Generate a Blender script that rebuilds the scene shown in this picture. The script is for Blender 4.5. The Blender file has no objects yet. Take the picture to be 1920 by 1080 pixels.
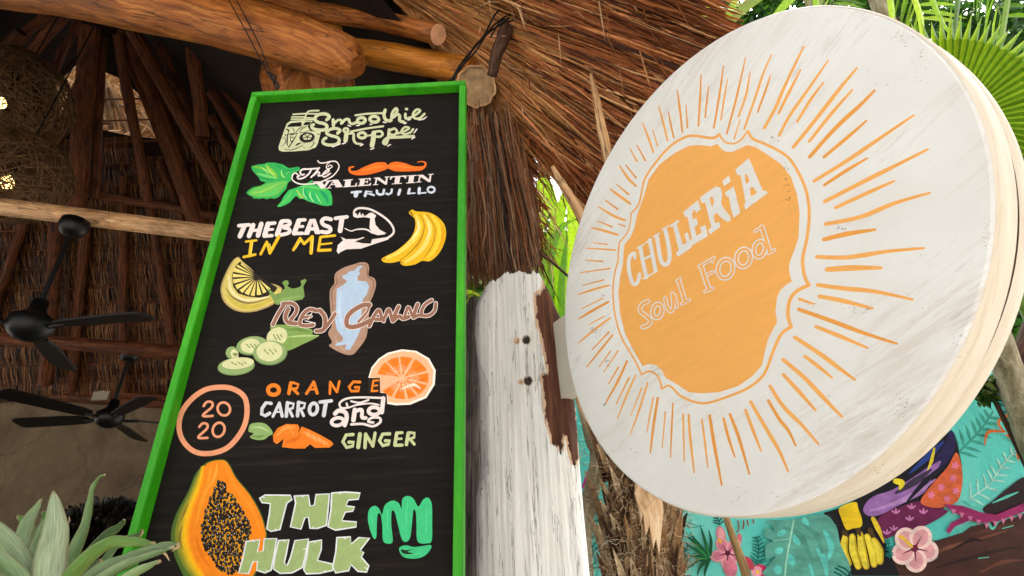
import bpy, bmesh, math, random
from mathutils import Vector, Matrix
from mathutils.geometry import tessellate_polygon
R = random.Random(7)
scene = bpy.context.scene
col = scene.collection

# ------------------------------------------------------------ camera, sky, sun, exposure
CAMZ = 1.5
F, PITCH, ROLL = 1000.0, math.radians(28.72), math.radians(-2.48)
cam_d = bpy.data.cameras.new('camera'); cam = bpy.data.objects.new('camera', cam_d); col.objects.link(cam)
cam_d.sensor_width = 36.0; cam_d.lens = 36.0 * F / 1920.0; cam_d.clip_start = 0.02; cam_d.clip_end = 400
_R = Vector((1, 0, 0)); _U = Vector((0, -math.sin(PITCH), math.cos(PITCH))); FW = Vector((0, math.cos(PITCH), math.sin(PITCH)))
RT = math.cos(ROLL) * _R + math.sin(ROLL) * _U
UP = -math.sin(ROLL) * _R + math.cos(ROLL) * _U
EYE = Vector((0, 0, CAMZ))
cam.matrix_world = Matrix(((RT.x, UP.x, -FW.x, 0), (RT.y, UP.y, -FW.y, 0), (RT.z, UP.z, -FW.z, CAMZ), (0, 0, 0, 1)))
scene.camera = cam

SUN_DIR = Vector((0.50, 0.50, 1.0)).normalized()      # towards the sun
w = bpy.data.worlds.new('World'); scene.world = w; w.use_nodes = True
nt = w.node_tree; nt.nodes.clear()
o_ = nt.nodes.new('ShaderNodeOutputWorld'); bg = nt.nodes.new('ShaderNodeBackground'); sk = nt.nodes.new('ShaderNodeTexSky')
hs = nt.nodes.new('ShaderNodeHueSaturation')
sk.sky_type = 'NISHITA'; sk.sun_disc = False
sk.sun_elevation = math.asin(SUN_DIR.z); sk.sun_rotation = math.atan2(SUN_DIR.x, SUN_DIR.y)
sk.air_density = 1.0; sk.dust_density = 7.0; sk.ozone_density = 1.0
hs.inputs['Saturation'].default_value = 0.16
nt.links.new(sk.outputs[0], hs.inputs['Color']); nt.links.new(hs.outputs[0], bg.inputs[0]); nt.links.new(bg.outputs[0], o_.inputs[0])
bg.inputs[1].default_value = 0.15
sd = bpy.data.lights.new('sun', 'SUN'); sun = bpy.data.objects.new('sun', sd); col.objects.link(sun)
sd.energy = 1.2; sd.angle = math.radians(12); sd.color = (1.0, 0.97, 0.93)
sun.rotation_euler = SUN_DIR.to_track_quat('Z', 'Y').to_euler(); sun.location = (4, 5, 9)
scene.render.engine = 'CYCLES'
scene.view_settings.view_transform = 'Standard'; scene.view_settings.look = 'None'
scene.view_settings.exposure = 1.50; scene.view_settings.gamma = 1.0; scene.view_settings.use_curve_mapping = False

# ------------------------------------------------------------ geometry of sight: where a seen point stands
def ray(px, py):
    return ((px - 960) / F) * RT + ((540 - py) / F) * UP + FW
def atY(px, py, Y):
    r = ray(px, py); return EYE + r * (Y / r.y)
def atZ(px, py, Z):
    r = ray(px, py); return EYE + r * ((Z - CAMZ) / r.z)
def on_plane(px, py, p0, n):
    r = ray(px, py); return EYE + r * ((p0 - EYE).dot(n) / r.dot(n))
def lin(h, k=1.0):
    if isinstance(h, str):
        h = h.lstrip('#'); c = [int(h[i:i + 2], 16) / 255 for i in (0, 2, 4)]
    else: c = [v / 255 for v in h]
    return tuple(min(1, k * (v / 12.92 if v <= 0.04045 else ((v + 0.055) / 1.055) ** 2.4)) for v in c) + (1.0,)

# ------------------------------------------------------------ objects
def tag(o, label=None, cat=None, group=None, kind=None):
    if label: o['label'] = label
    if cat: o['category'] = cat
    if group: o['group'] = group
    if kind: o['kind'] = kind
    return o
def empty(name, loc, label, cat, group=None):
    o = bpy.data.objects.new(name, None); col.objects.link(o); o.location = loc; o.empty_display_size = .1
    return tag(o, label, cat, group)
def setmat(me, m):
    for x in (m if isinstance(m, (list, tuple)) else [m]): me.materials.append(x)
def link(name, me, parent=None, loc=None, **kw):
    o = bpy.data.objects.new(name, me); col.objects.link(o)
    if loc is not None: o.location = loc
    if parent is not None:
        o.parent = parent
        bp = parent.location.copy(); q = parent.parent
        while q is not None: bp += q.location; q = q.parent
        if loc is None: o.location = -bp
        else: o.location = Vector(loc) - bp
    return tag(o, **kw)
class MB:
    """collects verts / faces / uvs / face colours into one mesh, in world coordinates"""
    def __init__(s): s.v = []; s.f = []; s.uv = []; s.c = []; s.mi = []; s.usec = False
    def face(s, idx, uv=None, c=None, mi=0):
        s.f.append(idx); s.uv.append(uv or [(0, 0)] * len(idx)); s.c.append(c); s.mi.append(mi)
        if c is not None: s.usec = True
    def build(s, name, m, parent=None, smooth=False, origin=None, **kw):
        me = bpy.data.meshes.new(name)
        if origin is None:
            n = max(1, len(s.v)); origin = Vector((sum(p[0] for p in s.v) / n, sum(p[1] for p in s.v) / n, min([p[2] for p in s.v] or [0])))
        origin = Vector(origin)
        me.from_pydata([(p[0] - origin.x, p[1] - origin.y, p[2] - origin.z) for p in s.v], [], s.f)
        uvl = me.uv_layers.new(name='UVMap')
        flat = [x for u in s.uv for t in u for x in t]
        uvl.data.foreach_set('uv', flat)
        if s.usec:
            ca = me.color_attributes.new('Col', 'FLOAT_COLOR', 'CORNER')
            fl = []
            for f, c in zip(s.f, s.c):
                if c is None: c = (1, 1, 1, 1)
                if isinstance(c[0], (tuple, list)):
                    for q in c: fl.extend(q)
                else: fl.extend(list(c) * len(f))
            ca.data.foreach_set('color', fl)
        setmat(me, m)
        me.polygons.foreach_set('material_index', s.mi)
        if smooth: me.polygons.foreach_set('use_smooth', [True] * len(me.polygons))
        me.update()
        return link(name, me, parent, origin, **kw)
    def box(s, c, size, rot=None, mi=0, col_=None, bevel=0):
        c = Vector(c); M = rot or Matrix.Identity(3); h = [x / 2 for x in size]; b = len(s.v)
        for x in (-1, 1):
            for y in (-1, 1):
                for z in (-1, 1): s.v.append(c + M @ Vector((x * h[0], y * h[1], z * h[2])))
        for q in ((0, 1, 3, 2), (4, 6, 7, 5), (0, 4, 5, 1), (2, 3, 7, 6), (0, 2, 6, 4), (1, 5, 7, 3)):
            s.face([b + i for i in q], [(0, 0), (size[0], 0), (size[0], size[2]), (0, size[2])], col_, mi)
    def tube(s, pts, rad, seg=10, caps=True, wob=0.0, mi=0, capmi=None, col_=None, flat=1.0):
        pts = [Vector(p) for p in pts]; n = len(pts)
        rad = rad if isinstance(rad, (list, tuple)) else [rad] * n
        b = len(s.v); d0 = (pts[1] - pts[0]).normalized()
        a = Vector((0, 0, 1)) if abs(d0.z) < .9 else Vector((1, 0, 0))
        u = d0.cross(a).normalized(); L = 0; ls = []
        for i, p in enumerate(pts):
            d = (pts[min(i + 1, n - 1)] - pts[max(i - 1, 0)]).normalized()
            u = (u - d * u.dot(d)).normalized(); v = d.cross(u)
            if i: L += (p - pts[i - 1]).length
            ls.append(L)
            for k in range(seg):
                t = 2 * math.pi * k / seg
                r = rad[i] * (1 + (wob * (R.random() - .5) * 2 if wob else 0))
                s.v.append(p + (u * math.cos(t) + v * math.sin(t) * flat) * r)
        off = R.random() * 9
        for i in range(n - 1):
            for k in range(seg):
                k2 = (k + 1) % seg; C = 2 * math.pi * max(rad[i], .002)
                uv = [(k / seg * C + off, ls[i]), ((k + 1) / seg * C + off, ls[i]), ((k + 1) / seg * C + off, ls[i + 1]), (k / seg * C + off, ls[i + 1])]
                s.face([b + i * seg + k, b + i * seg + k2, b + (i + 1) * seg + k2, b + (i + 1) * seg + k], uv, col_, mi)
        if caps:
            cm = mi if capmi is None else capmi
            circ = lambda: [(math.cos(2 * math.pi * k / seg) * rad[0], math.sin(2 * math.pi * k / seg) * rad[0]) for k in range(seg)]
            s.face([b + k for k in range(seg)][::-1], circ(), col_, cm)
            s.face([b + (n - 1) * seg + k for k in range(seg)], circ(), col_, cm)
    def ribbon(s, pts, ws, side, fold=0.0, col_=None, mi=0, nrm=None):
        """thin strip following pts; side = sideways direction; fold lifts the middle"""
        pts = [Vector(p) for p in pts]; b = len(s.v); n = len(pts)
        side = Vector(side)
        for i, p in enumerate(pts):
            d = (pts[min(i + 1, n - 1)] - pts[max(i - 1, 0)])
            d = d.normalized() if d.length > 1e-9 else Vector((0, 0, 1))
            sd_ = side - d * side.dot(d)
            sd_ = sd_.normalized() if sd_.length > 1e-6 else Vector((1, 0, 0))
            up = d.cross(sd_)
            if fold:
                s.v += [p - sd_ * ws[i] / 2, p + up * ws[i] * fold, p + sd_ * ws[i] / 2]
            else:
                s.v += [p - sd_ * ws[i] / 2, p + sd_ * ws[i] / 2]
        k = 3 if fold else 2
        for i in range(n - 1):
            c = col_
            if callable(col_): c = col_(i / (n - 1))
            for j in range(k - 1):
                a = b + i * k + j
                s.face([a, a + 1, a + k + 1, a + k], [(j / (k - 1), i / (n - 1)), ((j + 1) / (k - 1), i / (n - 1)), ((j + 1) / (k - 1), (i + 1) / (n - 1)), (j / (k - 1), (i + 1) / (n - 1))], c, mi)

# ------------------------------------------------------------ materials
def mat(name, rough=.7, spec=.3):
    m = bpy.data.materials.new(name); m.use_nodes = True; n = m.node_tree.nodes; l = m.node_tree.links
    b = n['Principled BSDF']; b.inputs['Roughness'].default_value = rough; b.inputs['Specular IOR Level'].default_value = spec
    return m, n, l, b
def coords(n, l, kind='Object', scale=(1, 1, 1)):
    tc = n.new('ShaderNodeTexCoord'); mp = n.new('ShaderNodeMapping'); mp.inputs['Scale'].default_value = scale
    l.new(tc.outputs[kind], mp.inputs[0]); return mp.outputs[0]
def noise(n, l, vec, scale, detail=4, rough=.6, dist=0):
    t = n.new('ShaderNodeTexNoise'); t.inputs['Scale'].default_value = scale; t.inputs['Detail'].default_value = detail
    t.inputs['Roughness'].default_value = rough; t.inputs['Distortion'].default_value = dist
    l.new(vec, t.inputs['Vector']); return t.outputs['Fac']
def ramp(n, l, fac, stops):
    r = n.new('ShaderNodeValToRGB'); e = r.color_ramp.elements
    while len(e) > 1: e.remove(e[-1])
    e[0].position = stops[0][0]; e[0].color = stops[0][1]
    for p, c in stops[1:]: x = e.new(p); x.color = c
    l.new(fac, r.inputs[0]); return r.outputs[0]
def mixc(n, l, fac, a, b, mode='MIX'):
    m = n.new('ShaderNodeMix'); m.data_type = 'RGBA'; m.blend_type = mode
    for s, v in ((0, fac), (6, a), (7, b)):
        if isinstance(v, (int, float)): m.inputs[s].default_value = v
        elif isinstance(v, tuple): m.inputs[s].default_value = v
        else: l.new(v, m.inputs[s])
    return m.outputs[2]
def bump(n, l, b, h, strength=.4, dist=.01):
    x = n.new('ShaderNodeBump'); x.inputs['Strength'].default_value = strength; x.inputs['Distance'].default_value = dist
    l.new(h, x.inputs['Height']); l.new(x.outputs[0], b.inputs['Normal'])
BW = lambda v: (v, v, v, 1)
def wood(name, dark, mid, light, rough=.55, knots=True, grain=(60, 5, 1), bs=.5, spec=.3):
    m, n, l, b = mat(name, rough, spec)
    v = coords(n, l, 'UV', grain)
    g = noise(n, l, v, 1.0, 6, .65, .6)
    v2 = coords(n, l, 'UV', (7, 2.0, 1)); g2 = noise(n, l, v2, 1.0, 5, .6, 1.5)
    c = ramp(n, l, g, [(.25, dark), (.5, mid), (.75, light)])
    c2 = ramp(n, l, g2, [(.3, BW(.35)), (.5, BW(.9)), (.7, BW(1.25))])
    c = mixc(n, l, .85, c, c2, 'MULTIPLY')
    vk = coords(n, l, 'UV', (3.1, 1.1, 1)); k = noise(n, l, vk, 1.3, 3, .5, 2.5)
    if knots: c = mixc(n, l, ramp(n, l, k, [(.60, BW(0)), (.68, BW(.75))]), c, dark)
    g4 = noise(n, l, coords(n, l, 'UV', (22, 1.3, 1)), 1.0, 4, .5, .3)
    c = mixc(n, l, ramp(n, l, g4, [(.486, BW(0)), (.497, BW(.8)), (.503, BW(.8)), (.514, BW(0))]), c, tuple(x * .25 for x in dark[:3]) + (1,))
    l.new(c, b.inputs['Base Color']); bump(n, l, b, g, bs, .006)
    return m
def plain(name, c, rough=.6, var=.25, scale=12, spec=.3, metal=0, bs=.15):
    m, n, l, b = mat(name, rough, spec); v = coords(n, l)
    g = noise(n, l, v, scale, 5, .6)
    lo = tuple(x * (1 - var) for x in c[:3]) + (1,); hi = tuple(min(1, x * (1 + var)) for x in c[:3]) + (1,)
    l.new(ramp(n, l, g, [(.3, lo), (.7, hi)]), b.inputs['Base Color']); b.inputs['Metallic'].default_value = metal
    bump(n, l, b, g, bs, .004); return m
def attr_mat(name, rough=.6, var=(.85, 1.1), scale=(40, 40, 40), spec=.3, trans=0, kind='Object', bs=.1, wear=None):
    """base colour from the 'Col' attribute, broken up by noise"""
    m, n, l, b = mat(name, rough, spec)
    a = n.new('ShaderNodeVertexColor'); a.layer_name = 'Col'
    g = noise(n, l, coords(n, l, kind, scale), 1.0, 5, .65)
    c = mixc(n, l, 1.0, a.outputs[0], ramp(n, l, g, [(.3, BW(var[0])), (.7, BW(var[1]))]), 'MULTIPLY')
    if wear: 
        g2 = noise(n, l, coords(n, l, kind, wear[0]), 1.0, 8, .75, .4)
        c = mixc(n, l, ramp(n, l, g2, [(wear[1], BW(0)), (wear[1] + .03, BW(.8))]), c, wear[2])
    l.new(c, b.inputs['Base Color']); bump(n, l, b, g, bs, .003)
    if trans:
        out = n['Material Output']; tr = n.new('ShaderNodeBsdfTranslucent'); mx = n.new('ShaderNodeMixShader')
        cc = mixc(n, l, 1.0, c, (1.25, 1.2, .5, 1), 'MULTIPLY')
        l.new(cc, tr.inputs[0]); mx.inputs[0].default_value = trans
        l.new(b.outputs[0], mx.inputs[1]); l.new(tr.outputs[0], mx.inputs[2]); l.new(mx.outputs[0], out.inputs[0])
    return m

M_log = wood('oiled_log', lin('5e2e0e'), lin('a05c26'), lin('cc8a48'), .5)
M_log2 = wood('yellow_timber', lin('84480f'), lin('bb7424'), lin('d6954a'), .45)
M_pale = wood('peeled_pale_log', lin('a87448'), lin('d2a476'), lin('e6c49c'), .6)
M_rafter = wood('brown_rafter', lin('2a1206'), lin('613114'), lin('8a4c22'), .7)
M_darkbr = wood('dark_branch', lin('2a1a10'), lin('54382a'), lin('7a5a48'), .8)
M_end = plain('cut_log_end', lin('e0aa85'), .7, .25, 22)
M_endg = plain('grey_log_end', lin('a88a68'), .8, .4, 30, bs=.6)
M_grey = wood('weathered_grey_wood', lin('2a2422'), lin('554c46'), lin('7d726a'), .85, grain=(90, 4, 1), bs=1)
M_strand = attr_mat('dry_thatch', .55, (.7, 1.2), (60, 60, 60), .3)
M_thbase = plain('thatch_bed', lin('1e1008'), .9, .5, 40, bs=.8)
M_leaf = attr_mat('leaf', .42, (.75, 1.2), (30, 30, 30), .4, trans=.45)
M_leafb = attr_mat('broad_leaf', .4, (.8, 1.15), (25, 25, 25), .4, trans=.2)
M_black = plain('black_metal', lin('0d0c0c'), .4, .2, 20, spec=.3)
M_wire = plain('black_rubber', lin('171313'), .6, .2, 30)
# ------------------------------------------------------------ painted artwork: brush shapes laid on a real board
CR = {'A': (480, 180, 4.908), 'B': (420, 370, 4.364), 'C': (400, 470, 4.32), 'D': (320, 640, 3.692), 'E': (300, 850, 3.556),
      'F': (420, 290, 8.727), 'G': (520, 190, 9.6), 'H': (500, 550, 5.818), 'K': (1160, 280, 6.353), 'L': (1150, 420, 4.909),
      'M': (1120, 220, 3.857), 'N': (1120, 480, 3.857), 'P': (1180, 60, 4.5), 'Q': (1060, 280, 2.4545), 'R': (1480, 60, 3.0),
      'S': (1440, 400, 3.375), 'T': (1060, 600, 3.373), 'U': (1300, 640, 3.856), 'V': (1450, 680, 2.7), 'W': (1200, 860, 4.8), 'Z': (0, 0, 1.0)}
def catmull(p, closed=False, sub=5):
    n = len(p)
    if n < 3: return list(p)
    out = []
    rng = range(n if closed else n - 1)
    for i in rng:
        if closed: a, b, c, d = p[i - 1], p[i], p[(i + 1) % n], p[(i + 2) % n]
        else: a, b, c, d = p[max(i - 1, 0)], p[i], p[i + 1], p[min(i + 2, n - 1)]
        for k in range(sub):
            t = k / sub; t2 = t * t; t3 = t2 * t
            out.append(tuple(.5 * (2 * b[j] + (c[j] - a[j]) * t + (2 * a[j] - 5 * b[j] + 4 * c[j] - d[j]) * t2 + (3 * b[j] - a[j] - 3 * c[j] + d[j]) * t3) for j in (0, 1)))
    if not closed: out.append(tuple(p[-1][:2]))
    return out
class Art:
    """one painted picture on a board: every brush shape is a thin coat of paint above the last"""
    def __init__(s, p0, n, step=0.000012, base=0.0001):
        s.m = MB(); s.p0 = p0; s.n = n; s.h = base; s.step = step
    def put(s, x, y, h): return on_plane(x, y, s.p0 + s.n * h, s.n)
    def poly(s, cr, pts, c, smooth=False, holes=(), k=1.0):
        ox, oy, sc = CR[cr]; c = lin(c, k) if not isinstance(c, tuple) else c
        loops = []
        for L in [pts] + list(holes):
            L = catmull(L, True, 4) if smooth else L
            loops.append([(ox + x / sc, oy + y / sc) for x, y in L])
        s.h += s.step
        tris = tessellate_polygon([[Vector((x, y, 0)) for x, y in L] for L in loops])
        b = len(s.m.v)
        for L in loops:
            for x, y in L: s.m.v.append(s.put(x, y, s.h))
        for t in tris: s.m.face([b + i for i in t], None, c)
    def line(s, cr, pts, wd, c, smooth=True, taper=(1, 1), closed=False, k=1.0):
        ox, oy, sc = CR[cr]; c = lin(c, k) if not isinstance(c, tuple) else c
        P = catmull(pts, closed, 6) if (smooth and len(pts) > 2) else list(pts)
        if closed: P = P + [P[0]]
        P = [(ox + x / sc, oy + y / sc) for x, y in P]; wd = wd / sc / 2
        Q = [P[0]]
        for q in P[1:]:
            if math.hypot(q[0] - Q[-1][0], q[1] - Q[-1][1]) > 1e-4: Q.append(q)
        P = Q; n = len(P)
        if n < 2: return
        s.h += s.step; b = len(s.m.v)
        def dr(i):
            a = P[max(i - 1, 0)]; d = P[min(i + 1, n - 1)]
            if closed and i in (0, n - 1): a, d = P[-2], P[1]
            x, y = d[0] - a[0], d[1] - a[1]; L = math.hypot(x, y) or 1; return x / L, y / L
        rows = []
        def w_at(t):
            if len(taper) == 2: return wd * (taper[0] * (1 - t) + taper[1] * t)
            return wd * (taper[0] * (1 - 2 * t) + taper[1] * 2 * t if t < .5 else taper[1] * (2 - 2 * t) + taper[2] * (2 * t - 1))
        if not closed:
            dx, dy = dr(0); w0 = w_at(0)
            rows.append((P[0][0] - dx * w0, P[0][1] - dy * w0, dx, dy, w0 * .25)); rows.append((P[0][0] - dx * w0 * .7, P[0][1] - dy * w0 * .7, dx, dy, w0 * .75))
        for i, p in enumerate(P):
            dx, dy = dr(i); rows.append((p[0], p[1], dx, dy, w_at(i / (n - 1))))
        if not closed:
            dx, dy = dr(n - 1); w0 = w_at(1)
            rows.append((P[-1][0] + dx * w0 * .7, P[-1][1] + dy * w0 * .7, dx, dy, w0 * .75)); rows.append((P[-1][0] + dx * w0, P[-1][1] + dy * w0, dx, dy, w0 * .25))
        N = len(rows)
        for i, (x, y, dx, dy, ww) in enumerate(rows):
            hh = s.h + s.step * .7 * i / N
            s.m.v.append(s.put(x - dy * ww, y + dx * ww, hh)); s.m.v.append(s.put(x + dy * ww, y - dx * ww, hh))
        for i in range(N - 1):
            s.m.face([b + 2 * i, b + 2 * i + 1, b + 2 * i + 3, b + 2 * i + 2], None, c)
    def ell(s, cr, cx, cy, rx, ry, c, rot=0, n=28, k=1.0, a0=0, a1=360):
        pts = []
        for i in range(n):
            t = math.radians(a0 + (a1 - a0) * i / (n if a1 - a0 >= 360 else n - 1)); x, y = rx * math.cos(t), ry * math.sin(t); r = math.radians(rot)
            pts.append((cx + x * math.cos(r) - y * math.sin(r), cy + x * math.sin(r) + y * math.cos(r)))
        if a1 - a0 < 360: pts.append((cx, cy))
        s.poly(cr, pts, c, k=k)
    def ring(s, cr, cx, cy, rx, ry, wd, c, rot=0, k=1.0):
        r = math.radians(rot)
        pts = [(cx + rx * math.cos(t) * math.cos(r) - ry * math.sin(t) * math.sin(r), cy + rx * math.cos(t) * math.sin(r) + ry * math.sin(t) * math.cos(r)) for t in [i * math.pi / 9 for i in range(18)]]
        s.line(cr, pts, wd, c, True, (1, 1), True, k)

M_paint = attr_mat('hand_brushed_paint', .6, (.88, 1.06), (55, 20, 55), .2, bs=.03)
M_paint_d = attr_mat('weathered_sign_paint', .6, (.94, 1.03), (14, 14, 70), .25, wear=((55, 55, 160), .715, lin('8a6a50')), bs=.03)

# ---------------------------------------------------------------- the menu board
ZT = 2.90
Pa = atZ(472, 172, ZT); Pb = atZ(873, 150, ZT)
BU = Vector((Pb.x - Pa.x, Pb.y - Pa.y, 0)).normalized(); BN = Vector((BU.y, -BU.x, 0))      # right along the board, normal towards the viewer
BUP = Vector((0, 0, 1)); DEP = 0.030; BW_ = (Pb - Pa).length; BH = 1.56; RW = 0.020
board = empty('menu_board', (Pa + Pb) / 2 - BUP * BH - BN * DEP, 'tall black menu board in a bright green frame hung from the roof beams', 'menu board')
m, n, l, b = mat('green_frame_paint', .5, .35)
g1 = noise(n, l, coords(n, l, 'Object', (14, 14, 3)), 1.0, 7, .7); g2 = noise(n, l, coords(n, l, 'Object', (140, 140, 20)), 1.0, 4, .6)
c = ramp(n, l, g1, [(.3, lin('248c0a')), (.55, lin('3aa412')), (.75, lin('50b81e'))])
c = mixc(n, l, .5, c, ramp(n, l, g2, [(.3, BW(.75)), (.7, BW(1.15))]), 'MULTIPLY')
c = mixc(n, l, ramp(n, l, g2, [(.72, BW(0)), (.76, BW(.35))]), c, lin('9ccf7a'))
l.new(c, b.inputs['Base Color']); bump(n, l, b, g2, .3, .002); M_green = m
m, n, l, b = mat('black_board_paint', .75, .12)
g1 = noise(n, l, coords(n, l, 'Object', (4, 4, 90)), 1.0, 6, .7); g2 = noise(n, l, coords(n, l, 'Object', (6, 6, 14)), 1.0, 5, .65)
c = ramp(n, l, g1, [(.3, lin('120f0d')), (.55, lin('1c1815')), (.8, lin('332d27'))])
c = mixc(n, l, .6, c, ramp(n, l, g2, [(.3, BW(.7)), (.7, BW(1.3))]), 'MULTIPLY')
l.new(c, b.inputs['Base Color']); bump(n, l, b, g1, .25, .002); M_bblack = m
rotB = Matrix((BU, -BN, BUP)).transposed()
def rail(c0, c1, name='frame_rail'):
    """rail between two corners given in board coordinates (right, up), mitre-free, small arris bevel"""
    bm = bmesh.new(); w_ = c1[0] - c0[0]; h_ = c1[1] - c0[1]
    bmesh.ops.create_cube(bm, size=1)
    for v in bm.verts: v.co = Vector((v.co.x * w_, v.co.y * (DEP + .012), v.co.z * h_))
    bmesh.ops.bevel(bm, geom=bm.edges[:], offset=.0018, segments=2, affect='EDGES')
    me = bpy.data.meshes.new(name); bm.to_mesh(me); bm.free(); setmat(me, M_green)
    ctr = Pa + BU * ((c0[0] + c1[0]) / 2) + BUP * ((c0[1] + c1[1]) / 2) - BN * (DEP + .012) / 2
    o = link(name, me, board, ctr); o.rotation_euler = rotB.to_euler(); return o
rail((0, -RW), (BW_, 0)); rail((0, -BH), (BW_, -BH + RW))
rail((0, -BH + RW + .0006), (RW, -RW - .0006)); rail((BW_ - RW, -BH + RW + .0006), (BW_, -RW - .0006))
PP0 = Pa - BN * DEP
mb = MB(); mb.box(PP0 + BU * BW_ / 2 - BUP * BH / 2 - BN * .006, (BW_ - .004, .012, BH - .004), rotB)
panel = mb.build('panel', M_bblack, board)
def bart(): return Art(PP0, BN)
def done(a, name, mt=None, par=None): return a.m.build(name, mt or M_paint, par or panel)
WH = 'efe0dc'; GR = 'ccd0a6'; WG = 'd7d6dc'

# -- Smoothie Shoppe
a = bart()
a.poly('G', [(240, 350), (170, 400), (110, 560), (20, 820), (30, 880), (90, 905), (300, 900), (560, 880), (690, 830), (730, 760), (770, 600), (785, 540), (600, 540), (545, 450), (600, 380), (640, 350), (450, 338)], GR, holes=[[(195, 425), (250, 390), (430, 372), (440, 430), (420, 452), (175, 462)], [(475, 405), (505, 372), (630, 365), (560, 425), (475, 432)]])
for q, wd in (([(285, 235), (500, 222), (720, 225)], 28), ([(258, 282), (480, 280)], 26), ([(252, 322), (450, 320), (640, 328)], 26), ([(530, 295), (640, 300)], 24), ([(745, 167), (600, 172), (540, 200), (500, 290), (455, 430)], 30)): a.line('G', q, wd, GR)
DK = '1e1a14'
a.line('G', [(190, 590), (360, 575), (290, 700), (200, 835), (175, 760), (185, 590)], 22, DK, False)
a.line('G', [(245, 600), (300, 600)], 14, DK); a.line('G', [(245, 600), (240, 720), (290, 700)], 14, DK); a.line('G', [(240, 655), (300, 650)], 12, DK)
a.ell('G', 535, 652, 140, 92, DK, -6); a.ell('G', 540, 640, 82, 55, GR, -6)
for t in range(5):
    an = math.radians(t * 72 + 90); a.line('G', [(540, 640), (540 + 84 * math.cos(an), 640 + 56 * math.sin(an))], 16, DK)
for q, wd in (([(265, 470), (300, 520), (300, 570)], 14), ([(330, 570), (380, 500), (480, 450)], 16), ([(400, 560), (440, 500), (540, 440)], 16), ([(400, 560), (500, 560), (580, 520)], 12), ([(155, 495), (200, 520), (195, 560)], 30), ([(130, 595), (155, 610), (125, 635)], 16),
              ([(85, 655), (150, 680), (140, 750), (70, 810)], 16), ([(125, 860), (250, 875), (380, 830), (460, 790)], 16), ([(330, 800), (370, 770), (420, 750)], 34), ([(460, 820), (500, 845)], 18), ([(640, 720), (660, 760), (590, 835)], 18), ([(470, 750), (495, 765)], 16), ([(720, 580), (755, 600)], 26)): a.line('G', q, wd, DK, taper=(.5, 1, .5))
a.line('G', [(890, 330), (935, 285), (900, 240), (820, 225), (720, 250), (675, 320), (730, 375), (850, 405), (895, 455), (850, 510), (740, 515), (640, 490), (620, 440), (650, 420)], 58, GR)
a.line('G', [(1010, 435), (1005, 335)], 58, GR); a.line('G', [(1035, 390), (1090, 340), (1150, 340), (1150, 400)], 42, GR); a.line('G', [(1165, 390), (1220, 330), (1285, 325), (1300, 380), (1350, 405), (1420, 380)], 48, GR)
a.ring('G', 1512, 345, 72, 50, 56, GR, -10); a.ring('G', 1745, 322, 80, 52, 56, GR, 5)
a.line('A', [(915, 178), (1030, 163), (1165, 158)], 18, GR)
a.line('A', [(1188, 130), (1178, 175), (1195, 220), (1235, 228)], 30, GR); a.line('A', [(1245, 225), (1252, 160), (1285, 115), (1300, 135), (1262, 190)], 24, GR)
a.line('A', [(1262, 195), (1300, 168), (1322, 185), (1322, 225), (1360, 240)], 28, GR); a.line('A', [(1375, 165), (1378, 205), (1420, 200)], 24, GR); a.ell('A', 1385, 120, 16, 13, GR)
a.line('A', [(1430, 195), (1480, 165), (1510, 135), (1478, 125), (1445, 165), (1460, 203), (1505, 205), (1550, 165)], 22, GR)
a.line('A', [(1495, 222), (1540, 212), (1572, 190)], 13, WH, taper=(.5, 1, .5))
a.line('G', [(1085, 575), (1130, 520), (1050, 488), (950, 505), (885, 570), (960, 615), (1080, 650), (1115, 715), (1050, 775), (920, 785), (825, 750), (830, 690), (875, 660)], 54, GR)
a.ring('G', 1235, 520, 42, 34, 42, GR); a.line('G', [(1245, 565), (1235, 650), (1228, 705)], 78, GR); a.line('G', [(1295, 580), (1370, 585), (1375, 690), (1420, 755), (1510, 765)], 48, GR, taper=(.8, 1, .7))
a.line('G', [(1325, 545), (1600, 490), (1905, 448)], 36, GR); a.ring('G', 1525, 612, 68, 48, 52, GR); a.line('G', [(1610, 622), (1700, 605)], 30, GR)
a.line('G', [(1735, 570), (1725, 690), (1705, 790)], 86, GR); a.line('G', [(1770, 545), (1860, 540), (1895, 590), (1850, 635), (1790, 635)], 44, GR)
a.line('A', [(1225, 310), (1215, 390), (1195, 440), (1172, 425), (1215, 385), (1330, 378), (1450, 370)], 27, GR); a.line('A', [(1235, 315), (1275, 300), (1298, 330), (1270, 358), (1235, 352)], 22, GR)
a.line('A', [(1300, 345), (1365, 325), (1410, 295), (1370, 287), (1338, 325), (1365, 352), (1420, 335), (1445, 305)], 20, GR)
for q in ([(1480, 305), (1455, 340)], [(1435, 395), (1460, 380)], [(1055, 490), (1085, 480)], [(1212, 460), (1238, 447)], [(960, 457), (985, 445)], [(795, 440), (820, 432)], [(705, 468), (775, 440)], [(925, 272), (950, 270)], [(1050, 262), (1068, 258)], [(1170, 240), (1195, 245)], [(1365, 255), (1382, 248)], [(845, 270), (870, 278)], [(1400, 222), (1420, 215)]): a.line('A', q, 11, WH)
done(a, 'painted_title')

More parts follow.
